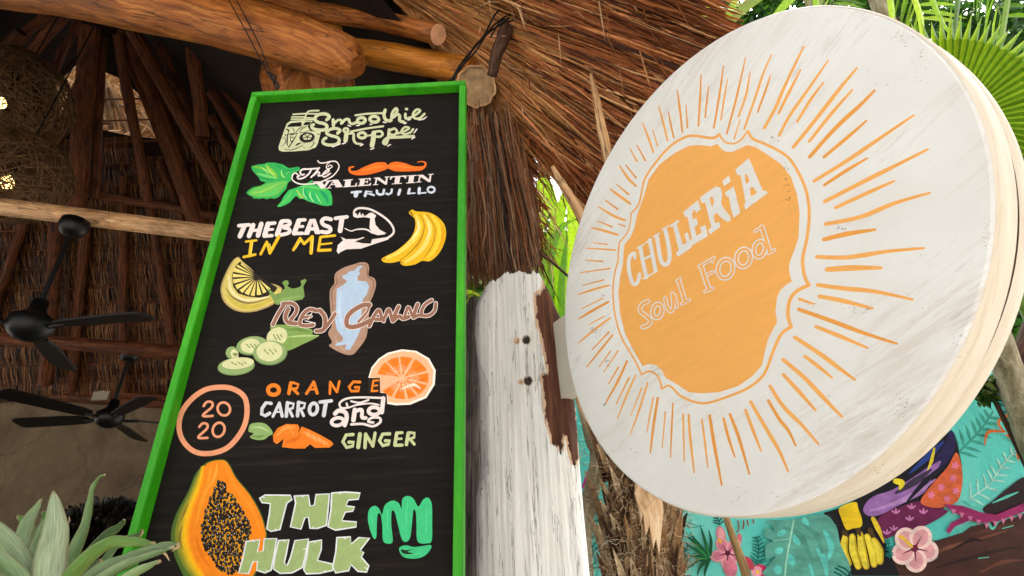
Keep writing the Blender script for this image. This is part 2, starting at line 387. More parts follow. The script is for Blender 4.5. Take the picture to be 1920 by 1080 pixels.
# -- mint, The Valentin Trujillo
a = bart()
MG = '35b052'
a.poly('F', [(445, 190), (560, 160), (660, 150), (700, 130), (830, 130), (960, 160), (1060, 220), (1210, 200), (1245, 215), (1230, 260), (1130, 310), (1100, 360), (1110, 400), (1085, 430), (1040, 470), (1020, 560), (960, 620), (900, 690), (830, 720), (760, 710), (700, 730), (640, 710), (580, 725), (520, 715), (490, 725), (470, 690), (400, 660), (365, 625), (400, 580), (480, 530), (600, 510), (690, 450), (600, 430), (560, 360), (500, 300), (460, 250)], MG)
a.poly('F', [(400, 630), (500, 550), (700, 480), (900, 440), (1040, 440), (960, 560), (840, 660), (680, 690), (520, 690)], '6cc455', True)
for q, wd, c_ in (([(480, 200), (620, 220), (760, 300), (880, 390)], 50, '7cc33a'), ([(690, 170), (760, 250), (870, 340)], 60, '8fcb38'), ([(540, 310), (700, 350), (860, 390)], 55, '6fd06a'), ([(560, 360), (700, 400), (850, 410)], 30, '1d9a52'), ([(840, 150), (940, 230), (960, 330), (1010, 400)], 60, '1fa35a'), ([(940, 250), (950, 330), (1000, 380)], 36, '8ee06e'), ([(1060, 280), (1020, 320)], 26, '8ee06e'), ([(450, 630), (650, 590), (900, 470)], 40, '8fce5a'), ([(560, 670), (760, 630), (900, 560)], 34, '4fcf6a'), ([(1000, 260), (1120, 250), (1220, 220)], 40, '1f9b5e'), ([(600, 200), (680, 260), (730, 320)], 12, 'b8f0a0'), ([(700, 190), (740, 260), (850, 370)], 12, 'd0f5a8')): a.line('F', q, wd, c_, taper=(.4, 1, .3))
a.poly('F', [(865, 850), (940, 760), (980, 680), (1060, 580), (1180, 540), (1300, 495), (1450, 415), (1455, 440), (1420, 470), (1500, 490), (1650, 540), (1740, 600), (1770, 700), (1770, 820), (1700, 840), (1600, 830), (1470, 790), (1370, 760), (1290, 720), (1240, 725), (1180, 670), (1120, 730), (1080, 780), (1010, 820), (920, 855)], '39bd5c')
for q, wd, c_ in (([(900, 840), (1040, 720), (1110, 600)], 60, '55c45a'), ([(1190, 580), (1260, 680), (1300, 700)], 50, '9ccc5c'), ([(1300, 540), (1300, 640), (1360, 730)], 16, 'b5f5a5'), ([(1330, 560), (1340, 660), (1400, 740)], 40, '1fa868'), ([(1415, 600), (1410, 680), (1470, 780)], 16, 'c5f8b5'), ([(1440, 620), (1470, 700), (1540, 790)], 50, '28b468'), ([(1500, 640), (1540, 720), (1600, 800)], 26, '8ae08a'), ([(1580, 600), (1660, 680), (1700, 780)], 70, '1e9c60'), ([(1250, 520), (1450, 530), (1650, 570)], 30, '70d070')): a.line('F', q, wd, c_, taper=(.4, 1, .4))
for q, wd in (([(1535, 100), (1565, 132), (1640, 135), (1740, 112), (1830, 112), (1878, 170), (1870, 240), (1790, 340), (1690, 400), (1600, 438)], 20), ([(1740, 115), (1690, 155), (1675, 215), (1720, 228), (1772, 195), (1735, 172), (1700, 198)], 16), ([(1690, 235), (1720, 238)], 12), ([(1210, 330), (1170, 300), (1125, 330), (1115, 400), (1165, 450), (1260, 482), (1400, 480), (1500, 470)], 22),
              ([(1530, 225), (1400, 235), (1290, 240), (1245, 285), (1275, 330), (1310, 320)], 28), ([(1430, 240), (1390, 310), (1310, 375), (1225, 395), (1200, 360), (1235, 345)], 28), ([(1560, 215), (1500, 290), (1425, 370)], 26), ([(1470, 340), (1535, 285), (1562, 300), (1540, 345), (1600, 340)], 24), ([(1620, 325), (1690, 290), (1720, 252), (1670, 262), (1615, 330), (1645, 365), (1740, 305)], 24)): a.line('F', q, wd, WH)
V = lambda q: a.poly('A', q, WH)
V([(525, 788), (622, 784), (624, 792), (606, 794), (628, 822), (652, 786), (636, 786), (636, 779), (704, 775), (704, 782), (678, 785), (630, 850), (598, 850), (548, 797), (526, 796)])
V([(704, 772), (756, 769), (800, 838), (734, 841)]); V([(712, 778), (720, 784), (672, 843), (662, 846)]); V([(690, 812), (735, 809), (738, 816), (686, 819)]); V([(640, 847), (692, 843), (692, 850), (640, 853)])
V([(805, 772), (892, 765), (892, 772), (876, 774), (868, 828), (912, 824), (920, 800), (930, 799), (924, 832), (804, 840), (805, 833), (815, 831), (822, 779), (805, 780)])
V([(945, 762), (1057, 754), (1053, 778), (1045, 778), (1040, 764), (1003, 767), (1000, 786), (1020, 785), (1024, 776), (1032, 776), (1027, 802), (1019, 802), (1018, 793), (998, 794), (993, 818), (1040, 815), (1052, 800), (1060, 800), (1055, 823), (935, 831), (936, 824), (950, 822), (960, 770), (945, 770)])
V([(1085, 752), (1135, 749), (1190, 790), (1198, 748), (1183, 749), (1184, 743), (1232, 740), (1231, 746), (1212, 748), (1205, 815), (1188, 816), (1116, 768), (1105, 812), (1124, 811), (1123, 818), (1076, 821), (1077, 814), (1092, 813), (1102, 760), (1085, 759)])
V([(1238, 740), (1385, 730), (1380, 760), (1370, 760), (1360, 742), (1328, 744), (1318, 802), (1342, 800), (1342, 807), (1250, 813), (1251, 806), (1272, 805), (1282, 747), (1255, 749), (1242, 770), (1232, 770)])
V([(1392, 732), (1478, 726), (1477, 733), (1456, 735), (1447, 794), (1468, 792), (1467, 799), (1380, 805), (1381, 798), (1400, 797), (1410, 738), (1391, 739)])
V([(1485, 727), (1535, 724), (1592, 766), (1600, 724), (1584, 725), (1585, 719), (1634, 715), (1633, 722), (1615, 723), (1606, 792), (1590, 793), (1515, 744), (1504, 788), (1522, 786), (1521, 793), (1475, 797), (1476, 790), (1492, 789), (1502, 735), (1484, 734)])
T_ = 'd3d8e6'
for q, wd in (([(880, 887), (965, 880)], 20), ([(925, 890), (918, 915)], 40), ([(1015, 882), (1003, 918)], 26), ([(1030, 878), (1070, 882), (1055, 898), (1030, 900)], 12), ([(1045, 900), (1085, 912)], 18), ([(1112, 872), (1115, 895), (1140, 908), (1170, 902), (1178, 865)], 24), ([(1250, 860), (1245, 892), (1218, 905), (1200, 898)], 20), ([(1325, 865), (1312, 905)], 26), ([(1412, 857), (1402, 895)], 24), ([(1402, 898), (1462, 893)], 13), ([(1503, 850), (1500, 893)], 28), ([(1500, 895), (1562, 890)], 14)): a.line('A', q, wd, T_, False)
a.ring('A', 1612, 862, 32, 26, 19, T_)
a.poly('A', [(850, 675), (852, 658), (870, 648), (905, 645), (900, 655), (872, 666), (880, 688), (930, 685), (1000, 650), (1090, 615), (1150, 608), (1190, 612), (1215, 635), (1240, 615), (1290, 605), (1360, 615), (1440, 642), (1500, 648), (1545, 640), (1550, 618), (1520, 608), (1482, 613), (1500, 600), (1545, 600), (1570, 620), (1560, 655), (1520, 685), (1440, 692), (1340, 695), (1270, 690), (1215, 668), (1190, 680), (1120, 702), (1040, 722), (950, 730), (890, 722), (858, 700)], 'f4701a', True)
a.line('A', [(980, 690), (1100, 655), (1190, 650)], 26, 'fb8426', taper=(.3, 1, .3)); a.line('A', [(1240, 650), (1350, 650), (1480, 665)], 24, 'fb8426', taper=(.3, 1, .3))
done(a, 'painted_mint_and_moustache')

# -- The Beast in Me, jaws, bananas
a = bart()
W = lambda q, wd: a.line('B', q, wd, WH, False)
for q, wd in (([(122, 232), (205, 225)], 30), ([(165, 240), (130, 318)], 38), ([(238, 228), (205, 315)], 38), ([(305, 218), (278, 312)], 38), ([(230, 272), (285, 268)], 26), ([(360, 218), (332, 312)], 40), ([(365, 215), (415, 210)], 28), ([(350, 266), (398, 262)], 22), ([(340, 316), (392, 313)], 28),
              ([(470, 205), (435, 305)], 40), ([(612, 192), (575, 292)], 40), ([(620, 186), (662, 184)], 28), ([(600, 240), (645, 238)], 24), ([(580, 296), (642, 294)], 28), ([(912, 172), (1005, 160)], 30), ([(965, 175), (950, 272)], 40)): W(q, wd)
a.line('B', [(475, 195), (530, 195), (535, 222), (485, 245), (530, 258), (530, 290), (445, 312)], 30, WH)
a.poly('B', [(700, 178), (748, 175), (790, 292), (780, 302), (745, 300), (735, 272), (708, 272), (695, 306), (655, 308), (652, 298)], WH, holes=[[(722, 205), (712, 245), (732, 243)]])
a.line('B', [(875, 180), (828, 172), (800, 195), (815, 225), (862, 245), (870, 272), (840, 286), (798, 282)], 32, WH)
Y1 = 'f0bf22'
for q, wd in (([(180, 362), (265, 352)], 18), ([(225, 360), (208, 480)], 24), ([(162, 488), (255, 468)], 22), ([(300, 465), (350, 365)], 22), ([(350, 365), (375, 455)], 22), ([(375, 455), (450, 320)], 26), ([(568, 430), (622, 335)], 22), ([(622, 335), (655, 380)], 22), ([(655, 380), (722, 322)], 24), ([(722, 322), (712, 455)], 28), ([(788, 335), (772, 432)], 22), ([(790, 325), (908, 312)], 20), ([(790, 385), (880, 375)], 15), ([(772, 435), (870, 430)], 24)): a.line('B', q, wd, Y1, False)
for q, wd in (([(235, 370), (220, 470)], 8), ([(372, 380), (385, 420)], 8), ([(585, 420), (630, 350)], 7), ([(730, 340), (722, 440)], 9)): a.line('B', q, wd, 'f8dc66')
a.line('B', [(1065, 150), (1068, 110), (1110, 88), (1200, 100), (1300, 155), (1365, 215), (1390, 275), (1365, 315), (1300, 350)], 17, WH)
a.poly('B', [(955, 323), (1000, 343), (1090, 340), (1142, 325), (1150, 330), (1110, 345), (1070, 362), (1130, 375), (1200, 380), (1212, 343), (1345, 325), (1345, 345), (1200, 392), (1120, 420), (1000, 425), (950, 450), (935, 463), (922, 440), (932, 390), (975, 352)], WH)
a.poly('B', [(1058, 140), (1085, 130), (1092, 152), (1112, 118), (1122, 152), (1135, 128), (1150, 155), (1190, 128), (1215, 125), (1245, 150), (1232, 175), (1240, 225), (1275, 265), (1328, 293), (1310, 303), (1255, 310), (1215, 295), (1190, 250), (1196, 170), (1150, 162), (1085, 168), (1060, 158)], WH)
a.line('B', [(990, 255), (1040, 275), (1090, 262), (1160, 262), (1215, 290)], 15, WH, taper=(.5, 1))
a.poly('B', [(1512, 125), (1540, 100), (1575, 115), (1680, 125), (1760, 170), (1810, 240), (1812, 340), (1765, 450), (1690, 520), (1620, 520), (1560, 550), (1480, 560), (1442, 540), (1445, 520), (1380, 535), (1310, 532), (1290, 505), (1320, 483), (1420, 430), (1530, 330), (1565, 240), (1560, 175), (1535, 150)], 'eebb1c', True)
for q, wd, c_ in (([(1570, 150), (1600, 240), (1560, 330), (1460, 430), (1330, 500)], 46, 'f6d95e'), ([(1640, 150), (1690, 250), (1650, 380), (1560, 480), (1480, 530)], 40, 'f6dc6a'), ([(1700, 150), (1765, 260), (1745, 390), (1670, 490)], 46, 'fad238'), ([(1600, 140), (1640, 230), (1600, 360), (1500, 470), (1440, 515)], 12, 'b97f14'), ([(1660, 140), (1728, 260), (1700, 400), (1630, 500)], 10, 'c48a16'), ([(1780, 220), (1790, 340), (1740, 450)], 30, 'f2a90e'), ([(1580, 190), (1590, 260), (1540, 340)], 14, 'fff0b0'), ([(1660, 200), (1680, 280), (1650, 350)], 12, 'fff0b0'), ([(1525, 120), (1545, 145)], 26, '6f531a'), ([(1305, 505), (1320, 500)], 12, '6f531a'), ([(1450, 538), (1465, 533)], 12, '6f531a')): a.line('B', q, wd, c_, taper=(.4, 1, .4))
done(a, 'painted_jaws_and_bananas')

# -- Rey Chivo: lemon, crown, cucumber, blue figure
a = bart()
a.poly('C', [(200, 50), (235, 85), (300, 140), (360, 205), (440, 255), (520, 280), (560, 310), (540, 345), (500, 425), (380, 482), (270, 500), (170, 482), (90, 420), (60, 340), (65, 270), (100, 180), (150, 90)], 'b79c66', True)
a.poly('C', [(200, 62), (300, 152), (430, 262), (550, 312), (490, 415), (370, 470), (270, 488), (175, 470), (100, 410), (72, 340), (78, 270), (110, 185), (160, 95)], 'dcc66c', True)
a.line('C', [(110, 360), (200, 440), (330, 455), (470, 400)], 46, 'cdb84c', taper=(.4, 1, .4)); a.line('C', [(100, 300), (160, 380), (290, 425), (460, 385)], 20, '8f7c48', taper=(.3, 1, .3))
a.line('C', [(125, 210), (150, 330), (260, 400), (440, 375)], 26, 'efe0a8', taper=(.5, 1, .5))
a.poly('C', [(215, 88), (330, 175), (520, 300), (500, 332), (440, 368), (370, 382), (280, 372), (200, 345), (160, 290), (150, 200), (178, 130)], '2a2014')
cx_, cy_ = 352, 212
for t0, t1, r in ((96, 108, 165), (112, 126, 170), (130, 141, 180), (146, 158, 190), (163, 174, 195), (179, 188, 195), (193, 204, 195), (208, 214, 185), (219, 224, 170), (76, 90, 155), (58, 70, 150), (42, 52, 150)):
    p_ = [(cx_ + 26 * math.cos(math.radians((t0 + t1) / 2)), cy_ + 26 * math.sin(math.radians((t0 + t1) / 2)))]
    for t in (t0, (t0 + t1) / 2, t1): p_.append((cx_ + r * math.cos(math.radians(t)), cy_ + r * math.sin(math.radians(t)) * .95))
    a.poly('C', p_, 'ecd777')
a.poly('C', [(435, 300), (470, 325), (500, 355), (545, 340), (580, 305), (572, 280), (556, 262), (580, 240), (605, 243), (612, 268), (597, 287), (640, 308), (690, 298), (715, 280), (706, 245), (745, 228), (755, 242), (728, 290), (740, 370), (720, 395), (620, 415), (515, 440), (495, 420), (465, 370)], '7c9c52')
a.line('C', [(510, 410), (610, 385), (715, 370)], 26, '8cab60', taper=(.4, 1, .4))
a.poly('C', [(460, 622), (560, 600), (700, 612), (800, 640), (805, 680), (858, 685), (820, 712), (720, 760), (600, 812), (540, 790)], '86a556', True)
a.line('C', [(600, 700), (720, 690), (850, 690)], 16, 'b9d08c', taper=(.3, 1, .3)); a.line('C', [(600, 640), (700, 640), (780, 660)], 30, '6f9244', taper=(.4, 1, .4))
def cuke(cx, cy, rx, ry, rot, ix, iy, irx, iry):
    if rx: a.ell('C', cx, cy, rx, ry, '78935a', rot); a.ell('C', cx - 2, cy - ry * .05, rx * .95, ry * .93, '93ab6e', rot)
    a.ell('C', ix, iy, irx, iry, 'dad9a4', rot)
    for k in range(5): a.line('C', [(ix + (k - 2) * irx * .2, iy - iry * .2 + (k % 2) * iry * .3), (ix + (k - 2) * irx * .2 + 12, iy + iry * .02 + (k % 2) * iry * .25)], 9, '7c8f52')
cuke(152, 828, 52, 52, -20, 172, 840, 30, 42); cuke(0, 0, 0, 0, 60, 515, 697, 72, 88); cuke(315, 770, 130, 76, -8, 300, 770, 80, 58); cuke(185, 938, 152, 72, -6, 200, 912, 130, 46); cuke(460, 828, 140, 100, -4, 455, 816, 106, 80)
a.poly('C', [(1140, 110), (1200, 93), (1250, 105), (1262, 150), (1258, 200), (1305, 225), (1318, 280), (1295, 360), (1270, 430), (1250, 640), (1230, 720), (1170, 800), (1130, 840), (1060, 838), (940, 775), (962, 740), (930, 670), (960, 600), (950, 500), (943, 330), (980, 265), (985, 190), (1050, 140)], 'b28d77', True)
a.line('C', [(1150, 112), (1240, 120), (1250, 200), (1300, 260), (1260, 400)], 14, '92705c', taper=(.3, 1, .3)); a.line('C', [(990, 200), (1000, 260), (960, 330), (970, 480)], 16, '92705c', taper=(.3, 1, .3)); a.line('C', [(985, 690), (1010, 760), (1070, 815)], 14, 'c7a792', taper=(.3, 1, .3))
a.poly('C', [(1190, 120), (1207, 125), (1178, 165), (1190, 187), (1165, 210), (1170, 242), (1240, 250), (1264, 290), (1245, 350), (1210, 400), (1200, 500), (1200, 620), (1160, 710), (1105, 805), (1065, 800), (1078, 757), (1050, 765), (982, 772), (1000, 750), (1045, 732), (1050, 705), (1000, 640), (985, 560), (993, 470), (1000, 310), (1060, 272), (1085, 245), (1048, 222), (1046, 200), (1080, 190), (1100, 168), (1145, 160), (1165, 135)], 'b4cae2')
a.line('C', [(1030, 330), (1020, 480), (1050, 640)], 26, 'c4d6ea', taper=(.3, 1, .3))
BRN = '9a6c58'
strokes = [([(68, 340), (120, 235), (185, 130)], 34), ([(175, 112), (270, 108), (325, 150), (320, 210), (265, 285)], 34), ([(235, 170), (205, 250), (230, 315), (320, 330)], 38), ([(545, 190), (470, 175), (410, 215), (370, 285), (365, 340), (430, 355), (505, 345)], 34), ([(395, 265), (480, 250)], 22), ([(580, 185), (625, 240), (640, 290)], 38), ([(745, 225), (690, 310), (610, 400), (540, 412)], 34), ([(640, 290), (630, 380), (590, 410)], 38),
           ([(1120, 125), (1050, 130), (940, 190), (880, 260), (875, 345), (930, 368), (1030, 345), (1130, 295)], 44), ([(1120, 130), (1090, 210), (1000, 310)], 20), ([(1120, 355), (1170, 250), (1225, 185), (1255, 265), (1275, 300)], 32), ([(1190, 285), (1280, 270), (1330, 175), (1365, 270), (1375, 300)], 32), ([(1375, 295), (1405, 220), (1440, 145)], 34), ([(1375, 300), (1440, 250), (1490, 275), (1550, 255)], 34), ([(1500, 270), (1545, 150), (1585, 240)], 26), ([(1600, 260), (1620, 190), (1648, 120)], 34), ([(1600, 265), (1650, 240), (1690, 240)], 28), ([(1800, 75), (1730, 120), (1690, 190), (1700, 240), (1770, 240), (1830, 190), (1845, 110)], 28)]
for q, wd in strokes: a.line('H', q, wd + 20, 'f1e2db')
for q, wd in strokes: a.line('H', q, wd + 5, BRN)
a.line('H', [(420, 300), (530, 325)], 10, 'f1e2db'); a.line('H', [(450, 290), (500, 200)], 8, 'f1e2db')
done(a, 'painted_lemon_cucumber_and_figure')

# -- 20 20, Orange Carrot and Ginger
a = bart()
PK = 'ec9c74'
a.line('D', [(330, 318), (420, 325), (500, 372), (528, 450), (518, 560), (470, 655), (390, 738), (280, 775), (170, 765), (90, 695), (58, 600), (78, 490), (150, 395), (240, 335)], 36, PK, True, (1, 1), True)
for oy in (0,):
    a.line('D', [(228, 448), (250, 420), (285, 422), (285, 455), (222, 514), (290, 516)], 17, PK); a.ring('D', 368, 468, 42, 46, 17, PK, -30)
    a.line('D', [(198, 592), (222, 568), (252, 574), (250, 605), (190, 665), (255, 668)], 17, PK); a.ring('D', 332, 612, 40, 50, 17, PK, 20)
OR = 'f58220'
a.poly('D', [(1368, 252), (1390, 180), (1440, 120), (1500, 80), (1600, 55), (1700, 66), (1790, 118), (1835, 200), (1828, 300), (1770, 392), (1660, 438), (1560, 443), (1495, 432), (1495, 360), (1448, 355), (1448, 255)], 'fff0e4')
a.poly('D', [(1378, 250), (1400, 185), (1450, 128), (1510, 90), (1605, 68), (1695, 78), (1778, 128), (1818, 205), (1812, 295), (1760, 378), (1650, 424), (1560, 428), (1505, 418), (1498, 360), (1448, 352), (1450, 255)], 'fcbc90')
cx_, cy_ = 1602, 255
for t0, t1 in ((-128, -100), (-96, -68), (-62, -20), (-14, 14), (20, 52), (58, 78), (84, 110), (116, 142), (190, 228)):
    p_ = [(cx_ + 22 * math.cos(math.radians((t0 + t1) / 2)), cy_ + 18 * math.sin(math.radians((t0 + t1) / 2)))]
    for t in [t0 + (t1 - t0) * k / 4 for k in range(5)]: p_.append((cx_ + 5 + 178 * math.cos(math.radians(t)), cy_ - 2 + 146 * math.sin(math.radians(t))))
    a.poly('D', p_, OR); mt = math.radians((t0 + t1) / 2)
    for k in (-.5, 0, .5):
        mk = mt + k * math.radians(t1 - t0) * .6
        a.line('D', [(cx_ + 55 * math.cos(mk), cy_ + 45 * math.sin(mk)), (cx_ + (100 + R.random() * 25) * math.cos(mk), cy_ + (85 + R.random() * 20) * math.sin(mk))], 9, 'ffd2b4', taper=(.3, 1, .3))
    a.line('D', [(cx_ + 120 * math.cos(mt + .1), cy_ + 100 * math.sin(mt + .1)), (cx_ + 160 * math.cos(mt + .05), cy_ + 130 * math.sin(mt + .05))], 14, 'f06a12', taper=(.5, 1, .5))
a.line('D', [(1600, 330), (1680, 300), (1730, 330)], 22, 'ffe2cc', taper=(.3, 1, .3))
a.poly('D', [(1368, 255), (1448, 252), (1450, 355), (1368, 362)], '2a1f16')
a.poly('D', [(1430, 372), (1495, 362), (1500, 440), (1440, 450)], '2a1f16')
a.ring('D', 712, 337, 38, 33, 28, OR)
for q, wd in (([(832, 288), (818, 360)], 24), ([(845, 285), (885, 298), (875, 325), (835, 330)], 18), ([(850, 332), (880, 362)], 20), ([(940, 362), (990, 282)], 20), ([(990, 282), (1014, 358)], 22), ([(965, 335), (1005, 330)], 12), ([(1102, 362), (1105, 282)], 18), ([(1105, 282), (1150, 350)], 17), ([(1152, 350), (1168, 277)], 17), ([(1310, 282), (1265, 280), (1235, 315), (1250, 345), (1300, 343), (1305, 318), (1278, 318)], 20), ([(1402, 278), (1392, 345)], 14), ([(1402, 274), (1436, 270)], 14), ([(1398, 308), (1430, 305)], 12), ([(1392, 345), (1430, 342)], 14)): a.line('D', q, wd, OR, False)
for q, wd in (([(695, 430), (660, 425), (632, 465), (630, 505), (655, 515), (685, 498)], 24), ([(708, 520), (752, 428)], 20), ([(752, 428), (772, 518)], 22), ([(725, 490), (765, 488)], 12), ([(808, 425), (800, 518)], 24), ([(815, 425), (852, 432), (845, 462), (815, 472)], 18), ([(822, 475), (843, 518)], 20), ([(885, 422), (878, 515)], 24), ([(893, 422), (930, 430), (922, 460), (893, 470)], 18), ([(900, 472), (920, 515)], 20), ([(1035, 420), (1112, 412)], 24), ([(1075, 420), (1060, 512)], 28)): a.line('D', q, wd, WG, False)
a.ring('D', 988, 468, 27, 40, 24, WG, 10)
for q, wd in (([(1138, 500), (1165, 480), (1208, 492), (1218, 530), (1205, 580)], 30), ([(1275, 475), (1265, 545)], 32), ([(1285, 482), (1322, 475), (1325, 525), (1350, 530)], 26), ([(1472, 395), (1462, 490)], 30), ([(1465, 392), (1330, 388), (1225, 395), (1172, 425), (1180, 460), (1222, 458), (1218, 430)], 15), ([(1250, 415), (1310, 425), (1370, 405)], 14), ([(1230, 460), (1290, 440), (1380, 430), (1440, 440)], 12), ([(1250, 575), (1330, 572), (1400, 588), (1450, 560), (1445, 530), (1390, 530), (1368, 555), (1402, 562)], 17)): a.line('D', q, wd, WH)
a.ring('D', 1155, 556, 42, 26, 24, WH, -10); a.ring('D', 1408, 482, 38, 26, 26, WH)
GG = 'c6cd98'
for q, wd in (([(1262, 645), (1215, 648), (1192, 695), (1218, 735), (1260, 725), (1265, 698), (1235, 698)], 24), ([(1310, 642), (1298, 732)], 28), ([(1345, 735), (1350, 642)], 24), ([(1350, 642), (1400, 725)], 22), ([(1400, 725), (1415, 635)], 22), ([(1515, 640), (1468, 642), (1445, 688), (1468, 722), (1508, 712), (1515, 688), (1488, 688)], 24), ([(1565, 635), (1552, 718)], 24), ([(1570, 634), (1602, 632)], 20), ([(1560, 676), (1598, 674)], 16), ([(1555, 720), (1602, 718)], 22), ([(1645, 635), (1632, 714)], 24), ([(1650, 632), (1688, 635), (1685, 665), (1650, 678)], 20), ([(1660, 680), (1686, 712)], 20)): a.line('D', q, wd, GG, False)
a.poly('D', [(538, 612), (555, 572), (620, 563), (670, 580), (708, 635), (680, 655), (645, 680), (590, 682), (548, 662), (575, 638), (545, 628)], '8fae68', True)
a.line('D', [(560, 600), (620, 595), (680, 625)], 16, 'b3cc8c', taper=(.3, 1, .3)); a.line('D', [(560, 655), (610, 660), (650, 650)], 14, '6c8c48', taper=(.3, 1, .3))
a.poly('D', [(708, 650), (740, 600), (800, 572), (880, 575), (892, 600), (880, 645), (907, 590), (960, 610), (1040, 650), (1110, 690), (1128, 712), (1100, 735), (1000, 738), (965, 712), (930, 742), (850, 742), (770, 732), (782, 675), (735, 712), (712, 695)], 'ef7f1e')
for q, wd, c_ in (([(740, 650), (790, 600), (860, 595)], 30, 'f89a44'), ([(920, 630), (1000, 670), (1090, 710)], 34, 'f59a48'), ([(800, 700), (860, 680), (900, 650)], 30, 'e56c12'), ([(950, 620), (960, 660)], 8, 'fdc890'), ([(990, 645), (998, 680)], 8, 'fdc890'), ([(1030, 662), (1035, 695)], 8, 'fdc890'), ([(1060, 690), (1062, 715)], 8, 'fdc890'), ([(830, 600), (850, 650)], 8, 'fdb878')): a.line('D', q, wd, c_, taper=(.4, 1, .4))
done(a, 'painted_orange_carrot_and_ginger')

# -- papaya, The Hulk, green fist
a = bart()
outer = [(275, 90), (330, 52), (420, 40), (465, 75), (510, 160), (600, 270), (670, 390), (705, 500), (712, 570), (690, 700), (640, 800), (560, 900), (400, 900), (200, 860), (120, 740), (80, 620), (75, 520), (110, 400), (190, 250), (230, 150)]
a.poly('E', outer, '4d6a26', True)
def lerpc(c0, c1, t): return tuple(c0[i] * (1 - t) + c1[i] * t for i in range(4))
left = [(300, 95), (290, 180), (265, 270), (235, 350), (212, 430), (198, 520), (205, 600), (235, 690), (275, 760), (340, 850)]
lout = [(275, 95), (232, 165), (190, 255), (140, 350), (108, 410), (80, 520), (85, 610), (122, 725), (190, 830), (260, 890)]
cs = [lin('4d6a26'), lin('6a7a22'), lin('93902a'), lin('d9b21c'), lin('ffc20a'), lin('ff9a10')]
for i in range(14):
    t = .25 + .75 * i / 13; cpos = t * (len(cs) - 1); k = min(int(cpos), len(cs) - 2); c_ = lerpc(cs[k], cs[k + 1], cpos - k)
    q = [(lo[0] * (1 - t) + le[0] * t, lo[1] * (1 - t) + le[1] * t) for lo, le in zip(lout, left)]
    a.line('E', q, 22, c_)
for q, wd in (([(150, 480), (130, 560), (150, 640)], 20), ([(190, 330), (160, 400), (140, 450)], 14)): a.line('E', q, wd, '8a7426', taper=(.2, 1, .2))
inner = [(298, 92), (335, 58), (420, 46), (460, 80), (505, 165), (595, 275), (662, 392), (698, 500), (704, 570), (682, 700), (632, 795), (550, 890), (360, 890), (275, 762), (232, 690), (203, 600), (197, 520), (210, 430), (235, 350), (265, 270), (290, 180)]
a.poly('E', inner, 'f98a12', True)
for q, wd, c_ in (([(340, 80), (320, 200), (270, 350), (240, 480)], 30, 'fb9c24'), ([(430, 70), (500, 220), (620, 380), (670, 520)], 34, 'fb9420'), ([(380, 70), (370, 140), (330, 230)], 18, 'fda83c'), ([(240, 560), (270, 660), (330, 760)], 26, 'ee7a10'), ([(620, 620), (600, 720), (560, 820)], 34, 'f08010')): a.line('E', q, wd, c_, taper=(.3, 1, .3))
seedp = [(380, 185), (430, 190), (440, 245), (500, 290), (540, 370), (590, 460), (610, 530), (580, 620), (540, 700), (520, 780), (480, 800), (400, 790), (360, 720), (310, 650), (280, 570), (280, 480), (300, 400), (340, 290), (370, 220)]
a.poly('E', seedp, 'd8940e', True)
def inside(x, y, P):
    r = False; j = len(P) - 1
    for i in range(len(P)):
        if (P[i][1] > y) != (P[j][1] > y) and x < (P[j][0] - P[i][0]) * (y - P[i][1]) / (P[j][1] - P[i][1]) + P[i][0]: r = not r
        j = i
    return r
pts_ = []
for _ in range(9000):
    x, y = R.uniform(270, 620), R.uniform(180, 810)
    if inside(x, y, seedp) and all((x - p) ** 2 + (y - q) ** 2 > 19 ** 2 for p, q in pts_): pts_.append((x, y))
hh = a.h
for i, (x, y) in enumerate(pts_):
    a.h = hh + (i % 6) * .00001
    a.ell('E', x, y, R.uniform(9.5, 13), R.uniform(12, 17), '17120e', R.uniform(-30, 30), 9)
a.h = hh + .0001; hh = a.h
for i, (x, y) in enumerate(pts_):
    if R.random() < .55: a.h = hh; a.ell('E', x + R.uniform(-4, 4), y - 4, 3.2, 4.5, '8d8a90' if R.random() < .6 else 'd9d8dc', 0, 6)
a.h = hh + .00002
H1 = '9fb574'; HW = 'e6e8ea'
letters = [[(665, 300), (700, 278), (870, 280), (880, 308), (845, 332), (822, 420), (800, 508), (740, 520), (712, 505), (730, 400), (736, 335), (680, 328)],
           [(895, 285), (990, 280), (1000, 350), (1030, 345), (1040, 275), (1130, 270), (1120, 380), (1110, 480), (1050, 500), (1000, 500), (990, 425), (965, 430), (940, 505), (870, 490), (890, 400), (905, 330)],
           [(1145, 265), (1240, 258), (1335, 265), (1322, 305), (1255, 312), (1240, 350), (1298, 358), (1285, 385), (1235, 392), (1212, 450), (1310, 458), (1308, 490), (1170, 512), (1120, 490), (1140, 380)],
           [(575, 588), (665, 575), (650, 660), (688, 650), (695, 570), (778, 568), (760, 680), (740, 780), (700, 797), (645, 780), (650, 720), (620, 722), (590, 802), (525, 798), (555, 690)],
           [(790, 582), (860, 576), (842, 670), (828, 730), (848, 748), (872, 690), (900, 582), (990, 570), (965, 700), (950, 760), (880, 797), (800, 800), (755, 770), (768, 680)],
           [(992, 592), (1078, 578), (1075, 640), (1050, 715), (1150, 738), (1152, 780), (1060, 800), (975, 803), (958, 775), (978, 690)],
           [(1180, 562), (1270, 557), (1275, 605), (1325, 562), (1398, 565), (1335, 645), (1358, 662), (1342, 692), (1392, 750), (1378, 792), (1320, 787), (1275, 742), (1258, 782), (1170, 797), (1152, 755), (1172, 660)]]
